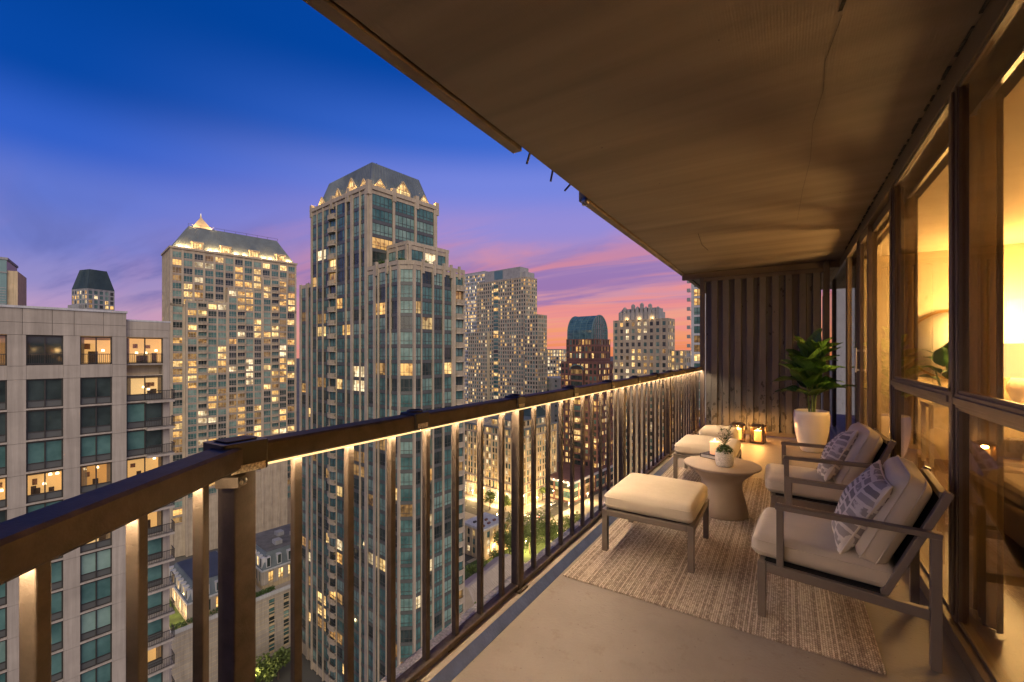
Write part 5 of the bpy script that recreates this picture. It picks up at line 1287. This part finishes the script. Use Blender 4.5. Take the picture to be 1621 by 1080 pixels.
for f, W_, n in (((4,-7,0),18,6),((4,-.4,-math.pi/2),6.6,3)): B.grid(f, W_, n, 2, 24, 3.6, .45, sp=1.4, pr=(4,2,.6,1,1.2,.5,.8), dep=.3, zbot=GZ, spm=0, sdep=.22, par=.5)
uplights(B, [(-.6,y,18.6) for y in (8,15,22)], 160)
B.finish(0, pier_parts=False)
# white balconied tower at the end of the railing
B = Bld('white_balcony_tower', 'white tower with lit windows seen past the end of the railing', 1160, 150, [S['white'],S['white']], seed=61)
c = MB(); c.box(.01,20,.01,14,GZ,46); B.part('wall', c, S['white'])
B.facade((0,14,-math.pi/2), [('p',.9),('w',3.4,3),('p',1.2),('w',3.2,3),('p',1.2),('w',2.6,2),('p',.8)], 45, 38, 3.4, W=14, pr=(1,3,3,1.5,1.5,1.5,.5), sp=.8, zbot=GZ)
for i in range(36):
    c = MB(); z = 44-3.4*i; c.box(-1.2,.0,14.01,15.3,z,z+.25); c.box(-1.2,-1.1,14.01,15.3,z+.25,z+1.3); B.part('balcony', c, S['grey'])
B.finish(110)
# left skyline
B = tower('dark_mansard_tower', 'distant dark tower with sloped green roof above the pale stone block', 138, 330, 17, 20, 49, 5, 6, 3.6, [S['grey'],S['grey']], .35, 1.0, (3,3,.5,1,1.2,1,.5), 71, fin=False, gam=20)
B.gable_roof('roof', -.3, 17, -.3, 20, 50.6, 66, (3.2,3.6), S['darkroof'])
for x in (-3.5,): c = MB(); c.box(x,-.4,4,18,GZ,38); B.part('wing_wall', c, S['grey'])
B.finish(0, pier_parts=False)
B = Bld('teal_block', 'plain teal clad block at the left edge of the skyline', 10, 150, [S['teal'],S['teal']], gam=48)
c = MB(); c.box(-40,0,0,20,GZ,34); B.part('wall', c, S['teal'])
c = MB(); c.box(-40.3,.2,-.3,-.02,29,29.4); c.box(-40.3,.3,-.35,20,33.6,34.4); B.part('coping', c, S['grey'])
c = MB(); c.box(.02,2.5,.5,19,GZ,30); B.part('side_wall', c, S['sand'])
for i in range(14): c = MB(); c.box(-40,-.1,-.12,-.02,12+i*.9,12.25+i*.9); B.part('louvre', c, S['grey'])
B = tower('pointed_tower', 'distant slim tower with pointed roof between the two big towers', 487, 420, 8, 14, 58, 3, 5, 3.4, [S['grey'],S['grey']], .35, 1.1, (2,2,.5,1,1,1,.5), 73, fin=False)
c = MB(); c.add([(0,0,59.6),(8,0,59.6),(8,14,59.6),(0,14,59.6),(4,7,71)], [(0,1,4),(1,2,4),(2,3,4),(3,0,4)]); B.part('roof', c, S['darkroof'])
B.finish(0, pier_parts=False)
# low blocks that fill the gaps
tower('low_far_block', 'low lit stone block on the horizon between grey tower and red tower', 889, 520, 40, 60, 4, 12, 14, 4.2, [S['lime'],S['lime']], .4, 1.3, (1,1,.5,2,2,2,.5), 81)
tower('grey_party_wall_block', 'blank grey block beside the vaulted red tower', 886, 330, 26, 22, -20, 5, 3, 3.8, [S['grey'],S['grey']], .75, 2.2, (5,2,1,.3,.2,.1,.2), 82)
tower('dim_far_block', 'dim low block on the horizon below the orange glow', 1090, 480, 60, 60, 2, 12, 14, 4.0, [S['grey'],S['grey']], .4, 1.3, (4,2,.5,.6,.5,.5,.5), 83)
tower('brown_mid_block', 'brown block glimpsed between the cornice building and red tower', 905, 340, 40, 40, -40, 9, 9, 3.8, [S['pinkish'],S['pinkish']], .4, 1.3, (3,1,.5,1.5,1.5,.5,1), 84)

# ------------------------------------------------------------------ cornice block on the street corner
B = Bld('cornice_corner_block', 'ornate cream corner block with dark cornices and lit shops along the street', 822, 237, [S['sand'],S['sand']], seed=91)
BX, BY = 36.0, 66.0; ZC = -42.0
c = MB(); c.box(.01,BX,.01,BY,GZ,ZC); c.box(3,BX-2,3,24,ZC,-37.5); B.part('wall', c, S['sand'])
PB = (1.2,2.0,2,1.6,1.6,1.8,.6)
def bays(n): return [q for i in range(n) for q in (('p',1.0),('w',1.35,2),('p',.3),('w',1.35,2))]+[('p',1.0)]
for f, W_, n in (((0,0,0),BX,7),((0,BY,-math.pi/2),BY,13)):
    B.facade(f, bays(n), ZC-4.4, 7, 3.7, W=W_, pr=PB, sp=1.0, par=.2, dep=.5, tr=0)
    B.facade(f, bays(n), ZC-.4, 1, 3.6, W=W_, pr=(1,4,3,.7,.7,.5,.3), sp=.7, par=.3, dep=.5, tr=0)
    B.facade(f, bays(n), ZC-30.9, 1, 4.2, W=W_, pr=PB, sp=1.0, par=.3, dep=.5, tr=0)
    B.facade(f, [q for i in range(n) for q in (('p',.8),('w',4.0,4))]+[('p',.8)], ZC-35.8, 1, 6.6, W=W_, pr=(.3,.1,.1,1,3,3,.3), sp=.6, par=.3, dep=.6, tr=.7)
    for z, h_, d_ in ((ZC,.9,1.3),(ZC-4.35,.6,.9),(ZC-30.6,.5,.8),(ZC-35.4,.5,.9)):
        c = MB(); B.fbox(c, f, -d_, W_, 0, d_, z, z+h_); B.part('cornice', c, S['slate'] if z == ZC else S['warm'])
B.facade((3,3,0), bays(5), -37.9, 1, 3.6, W=31, pr=PB, sp=.8, par=.3, dep=.3); B.facade((3,24,-math.pi/2), bays(4), -37.9, 1, 3.6, W=21, pr=PB, sp=.8, par=.3, dep=.3)
c = MB(); c.box(2.4,BX-1.5,2.4,24.5,-37.4,-36.9); B.part('cornice', c, S['slate'])
B.gable_roof('roof', 20, 34, 4, 20, -36.89, -31, (4,5), S['darkroof'])
r2 = random.Random(8)
for i in range(16):
    x, y, w_, d_, h_ = r2.uniform(3,28), r2.uniform(27,60), r2.uniform(1,3), r2.uniform(1,3), r2.uniform(.8,2.2); c = MB(); c.box(x,x+w_,y,y+d_,ZC+.01,ZC+h_); B.part('roof_unit', c, S['grey'] if i % 2 else S['white'])
B.finish(0, pier_parts=False)

# ------------------------------------------------------------------ low limestone block with roof pavilions, down on the left
B = Bld('limestone_midrise', 'low limestone block with two mansard pavilions and roof terrace far below', 271, 105, [S['lime'],S['sand']], seed=95)
ZL_ = -67.5; c = MB(); c.box(.01,44,.01,34,GZ,ZL_); B.part('wall', c, S['lime'])
B.facade((0,0,0), [('p',4),('w',1.3,1),('p',6),('w',1.1,1),('p',1.0),('w',1.1,1),('p',5),('w',1.3,1),('p',2.2),('w',1.3,1),('p',2.4),('w',1.3,1),('p',3.6),('w',1.3,1),('p',6)], ZL_-1, 6, 2.6, W=44, pr=(5,3,1,.3,.2,.2,.2), sp=.7, dep=.25)
for i in range(13): c = MB(); B.fbox(c, (0,0,0), -.1, 44, 0, .30, ZL_-1.1-i*1.25, ZL_-1.02-i*1.25); B.part('string_course', c, S['sand'])
c = MB(); c.box(-.5,44,-.5,0,ZL_,ZL_+.9); c.box(-.5,0,.01,34,ZL_,ZL_+.9); B.part('parapet', c, S['white'])
def pavilion(x0, x1, y0, y1, zw, zr, n, roofm, seed):
    c = MB(); c.box(x0,x1,y0,y1,ZL_+.01,zw); B.part('pavilion_wall', c, S['sand'])
    B.facade((x0,y0,0), [q for i in range(n) for q in (('p',1.2),('w',1.2,2))]+[('p',1.2)], zw-.6, 1, 3.4, W=x1-x0, pr=(2,1,1,1,2,1,.5), sp=.6, par=.5)
    B.facade((x0,y1,-math.pi/2), [q for i in range(n+2) for q in (('p',1.2),('w',1.2,2))]+[('p',1.2)], zw-.6, 1, 3.4, W=y1-y0, pr=(1,1,1,1,2,2,.5), sp=.6, par=.5)
    c = MB(); c.box(x0-.5,x1+.3,y0-.5,y1+.3,zw+.01,zw+.4); B.part('cornice', c, S['white'])
    B.gable_roof('roof', x0-.2, x1, y0-.2, y1, zw+.41, zr, (1.6,1.6), S['slate'])
    c = MB(); c.box(x0+1.7,x1-1.9,y0+1.7,y1-1.9,zr+.001,zr+.12); B.part('roof_deck', c, roofm)
    for i in range(n):
        x = x0 + (x1-x0)*(i+.5)/n; c = MB(); c.box(x-.6,x+.6,y0-.15,y0+1.5,zw+.8,zr-.9); d = B.part('dormer', c, S['white'])
        c = MB(); c.quad((x-.42,y0-.16,zw+1.0),(x+.42,y0-.16,zw+1.0),(x+.42,y0-.16,zr-1.1),(x-.42,y0-.16,zr-1.1)); c.build('pane', G0, d)
    for i in range(n+3):
        y = y0 + (y1-y0)*(i+.5)/(n+3); c = MB(); c.box(x0-.15,x0+1.5,y-.6,y+.6,zw+.8,zr-.9); d = B.part('dormer', c, S['white'])
        c = MB(); c.quad((x0-.16,y+.42,zw+1.0),(x0-.16,y-.42,zw+1.0),(x0-.16,y-.42,zr-1.1),(x0-.16,y+.42,zr-1.1)); c.build('pane', L2 if i % 2 else G0, d)
pavilion(4.0, 17, 2.5, 23, -62.8, -58.6, 5, S['navy'], 1); pavilion(22, 40, 4, 24, -62.0, -57.4, 6, S['grav'], 2)
for x, y in ((27,8),(30,14),(33,10)): c = MB(); c.box(x,x+2,y,y+2.5,-57.2,-56.0); B.part('roof_unit', c, S['grey'])
c = MB(); c.box(.6,3.7,1,22,ZL_+.01,ZL_+.06); B.part('roof_lawn', c, S['grass'])
for y in (4,9,14): point('terrace_lamp', B.root, (2.4,y,ZL_-GZ+2.6), 260, (1,.68,.30), .2)
q = MB(); r2 = random.Random(2)
for i in range(1500):
    y = r2.choice((0.4,)); p = Vector((r2.uniform(0,21) if i % 3 else r2.uniform(18,24), r2.uniform(.1,1.2), ZL_+.8+r2.random()*1.1)); e1 = Vector((r2.gauss(0,1),r2.gauss(0,1),r2.gauss(0,1))).normalized()*.22; e2 = Vector((r2.gauss(0,1),r2.gauss(0,1),r2.gauss(0,1))).normalized()*.2
    q.quad(p-e1,p-e2,p+e1,p+e2)
B.part('roof_hedge', q, M['sprig'])['kind'] = 'stuff'
B.finish(0, pier_parts=False)

# ------------------------------------------------------------------ small things down on the street corner
B = Bld('roof_terrace_house', 'small stone house with pale roof terrace among the trees below', 765, 178, [S['sand'],S['sand']], seed=97)
c = MB(); c.box(.01,16,.01,14,GZ,-72.5); B.part('wall', c, S['sand'])
B.facade((0,0,0), [q for i in range(4) for q in (('p',1.6),('w',1.6,2))]+[('p',1.6)], -73.5, 3, 3.6, W=16, pr=(1,1,1,1,2,1,.5), sp=1.2); B.facade((0,14,-math.pi/2), [q for i in range(4) for q in (('p',1.6),('w',1.6,2))]+[('p',1.6)], -73.5, 3, 3.6, W=14, pr=(2,1,1,1,2,1,.5), sp=1.2)
c = MB(); c.box(-.4,16.3,-.4,0,-72.5,-71.6); c.box(-.4,0,.01,14.3,-72.5,-71.6); B.part('parapet', c, S['white'])
c = MB(); c.box(.1,15.9,.1,13.9,-72.49,-72.4); B.part('deck', c, S['white'])
for x, y in ((3,3),(5,6),(7,3.5),(9,7),(4,9),(11,4)):
    c = MB(); c.box(x-.7,x+.7,y-.4,y+.4,-72.39,-71.7); B.part('terrace_furniture', c, S['pinkish'] if int(x) % 2 else S['frame'])
point('porch_lamp', B.root, (6,-1.5,4.5), 900, (1,.62,.25), .25)
B.finish(0, pier_parts=False)
B = Bld('ribbed_roof_hall', 'low hall with broad ribbed pale pitched roof beside the tall tower', 760, 128, [S['warm'],S['warm']], gam=30, seed=98)
c = MB(); c.box(0,34,0,16,GZ,-78); B.part('wall', c, S['warm'])
S['ribroof'] = mat('pale_ribbed_roof', (.50,.42,.33), .6, .1, .1, .4)
B.gable_roof('roof', -1, 35, -1, 17, -77.99, -72.5, (5,8.4), S['ribroof'])
q = MB()
for i in range(34): q.bar((i+.2,-1,-77.95),(min(29.9,max(5,i+.2)),7.3,-72.52),.12,.14)
B.part('roof_ribs', q, S['ribroof'])['kind'] = 'stuff'

# street lamps
lampm = emit('street_lamp_globe', (1,.72,.36), 30, False)
lg = random.Random(12)
lamp_spots = [(-4.5,-4.8),(-4.5,14),(-4.5,32),(10,-4.8),(26,-4.8),(44,-4.8),(-23,-4),(-23,-40),(-4.5,-23),(14,-23),(34,-23),(-23,-70),(62,-4.8),(-38,-34),(-52,-62)]  # the last two are lamps added to brighten the park trees
names = ['at the shop corner','beside the shop arcade','further up the shop street','below the cream corner block','below the far end of the corner block','near the red podium','across the crossing from the corner','by the park trees','at the park corner of the crossing','on the podium side of the street','outside the red podium doors','on the lower edge of the park','far along the side street','added among the park trees to brighten them','added deep in the park for light near the ribbed hall']
cg, sg = math.cos(GR), math.sin(GR)
def g2w(x, y): return (bx+x*cg-y*sg, by+x*sg+y*cg)
for (x,y), nm in zip(lamp_spots, names):
    wx, wy = g2w(x,y); t = thing('street_lamp', 'lit globe street lamp '+nm, 'street lamp', (wx,wy,GZ-.15), group='street lamps around the crossing')
    q = MB(); q.lathe([(.22,0),(.22,.3),(.08,.5),(.06,4.8),(0,4.8)], 8); q.build('pole', S['frame'], t)
    q = MB(); q.lathe([(0,4.8),(.22,4.95),(.28,5.15),(.2,5.38),(0,5.45)], 10); q.build('globe', lampm, t)
    point('lamp_light', t, (0,0,4.3), 7000, (1,.66,.28), .3)
# trees
S['leafA'] = mat('tree_leaf', (.12,.165,.04), .7, 0, .4, .25); S['bark'] = mat('bark', (.07,.05,.035), .9, 0, .3, 2)
def tree(label, wx, wy, z, h, r, seed, n=1500):
    rr = random.Random(seed); t = thing('street_tree', label, 'tree', (wx,wy,z), group='trees around the crossing')
    q = MB(); q.tube([(0,0,0),(.1,0,h*.3),(.2,.1,h*.55)], [.32,.24,.12], 8); tr = q.build('trunk', S['bark'], t)
    q = MB(); lobes = []
    for k in range(9):
        a = rr.uniform(0,6.28); d = rr.uniform(.2,.72)*r; c = Vector((math.cos(a)*d, math.sin(a)*d, h*rr.uniform(.42,.88))); lobes.append((c, r*rr.uniform(.32,.52)))
        q.tube([(.15,.05,h*.38), tuple(c*.6+Vector((0,0,h*.2))), tuple(c)], [.12,.07,.03], 5)
    q.build('limbs', S['bark'], tr)
    q = MB()
    for i in range(n):
        c, lr = rr.choice(lobes); d = Vector((rr.gauss(0,1),rr.gauss(0,1),rr.gauss(0,1))).normalized()*lr*rr.random()**.4
        p = c+d; p.z = max(p.z, h*.24); s_ = rr.uniform(.25,.5); e1 = Vector((rr.gauss(0,1),rr.gauss(0,1),rr.gauss(0,.6))).normalized()*s_; e2 = e1.cross(Vector((rr.gauss(0,1),rr.gauss(0,1),rr.gauss(0,1)))).normalized()*s_*.7
        q.quad(p-e1,p-e2,p+e1,p+e2)
    q.build('crown', S['leafA'], t)
def tp(u, v, z): t = (1.4-z)/((v-558)/682); return at(u, t)
for i, (u,v,h,r,lab) in enumerate(((838,876,19,10.5,'biggest leafy tree in the park beside the crossing'),(874,872,15,8,'leafy tree at the park edge nearest the street'),(806,890,15,7.5,'leafy tree between the terrace house and the park'),
        (775,806,10,4.5,'small round tree before the lit shop arcade'),(800,808,8,3.4,'slim tree lit by the corner shops'),(858,792,8,3.6,'small golden tree on the pavement by the corner block'),(866,784,8,3.2,'small tree further along the corner block pavement'),
        (757,936,11,4.5,'dark tree squeezed between tall tower and ribbed hall'),(785,905,9,3.8,'tree in front of the terrace house porch'),(905,845,10,4.5,'leafy tree beside the red podium wall'))):
    x, y = tp(u, v, GZ); tree(lab, x, y, GZ-.15, h, r, 100+i, 3200 if r > 5 else 1000)
for i, (u,v,h,lab) in enumerate(((770,1000,5,'tiny conifer in front of the ribbed roof'),(752,985,6,'taller conifer beside the tall tower base'),(792,972,4.5,'small conifer at the corner of the ribbed roof'))):
    x, y = tp(u, v, -76); t = thing('conifer', lab, 'tree', (x,y,GZ-.15)); h += 9
    q = MB(); q.tube([(0,0,0),(0,0,h*.9)],[.2,.03],6); q.build('trunk', S['bark'], t)
    q = MB(); rr = random.Random(i)
    for k in range(500):
        f = rr.random()**.8; a = rr.uniform(0,6.28); r_ = (1-f)*h*.16*rr.uniform(.4,1); p = Vector((math.cos(a)*r_,math.sin(a)*r_,h*(.15+.85*f))); e1 = Vector((math.cos(a),math.sin(a),-.5))*.4; e2 = Vector((-math.sin(a),math.cos(a),0))*.22
        q.quad(p-e1*.3,p+e2,p+e1,p-e2)
    q.build('crown', S['leafA'], t)
for i, (u,v,h,r,lab) in enumerate(((415,1066,7,4.0,'bushy lit tree before the limestone block wall'),(440,1056,7,3.6,'bushy tree beside the tall tower foot'),(395,1078,6,3.4,'bushy tree lowest before the limestone block'))):
    x, y = tp(u, v, GZ+3); tree(lab, x, y, GZ-.15, h, r, 140+i, 900); point('garden_lamp', None, (x+2,y-3,GZ+6), 500, (1,.75,.35), .3) if i == 0 else None
# cars at the crossing
S['carw'] = mat('white_car_paint', (.7,.7,.7), .25, .1, .02, coat=.6); S['card'] = mat('dark_car_paint', (.03,.03,.035), .25, .3, .02, coat=.6); S['tyre'] = mat('tyre', (.012,.012,.012), .8)
tail = emit('tail_lamp', (1,.06,.02), 5, False); head = emit('head_lamp', (1,.9,.7), 12, False)
def car(label, x, y, rz, paint):
    wx, wy = g2w(x,y); t = thing('car', label, 'car', (wx,wy,GZ-.116), GR+rz, 'cars on the street below')
    q = MB(); pr = [(-2.2,.35),(-2.2,.85),(-1.9,.95),(-1.1,1.0),(1.2,.95),(2.1,.75),(2.2,.4)]; 
    vs = [(x_,y_,z_) for y_ in (-.88,.88) for x_,z_ in pr]; k = len(pr); q.add(vs, [(i,(i+1)%k,k+(i+1)%k,k+i) for i in range(k)]+[tuple(reversed(range(k))),tuple(range(k,2*k))]); q.build('body', paint, t, bev=.06)
    q = MB(); q.add([(-1.7,-.8,.96),(1.0,-.8,.96),(1.0,.8,.96),(-1.7,.8,.96),(-1.1,-.66,1.45),(.35,-.66,1.45),(.35,.66,1.45),(-1.1,.66,1.45)], [(4,5,6,7),(0,1,5,4),(1,2,6,5),(2,3,7,6),(3,0,4,7)]); q.build('cabin', G0, t)
    q = MB(); q.box(-1.0,.25,-.62,.62,1.452,1.48); q.build('roof', paint, t)
    for x_ in (-1.35,1.35):
        for y_ in (-.8,.8):
            q = MB(); q.tube([(x_,y_-.1,.33),(x_,y_+.1,.33)], .33, 12); q.build('wheel', S['tyre'], t)
    for y_ in (-.6,.6):
        q = MB(); q.box(-2.23,-2.2,y_-.18,y_+.18,.68,.82); q.build('tail_light', tail, t); q = MB(); q.box(2.13,2.19,y_-.18,y_+.18,.58,.7); q.build('headlight', head, t)
car('white car turning at the crossing', -1,-14.5,.2,S['carw']); car('white car waiting beside the corner block', 18,-9.5,math.pi,S['carw']); car('dark car driving past the red podium', 34,-16,0,S['card'])
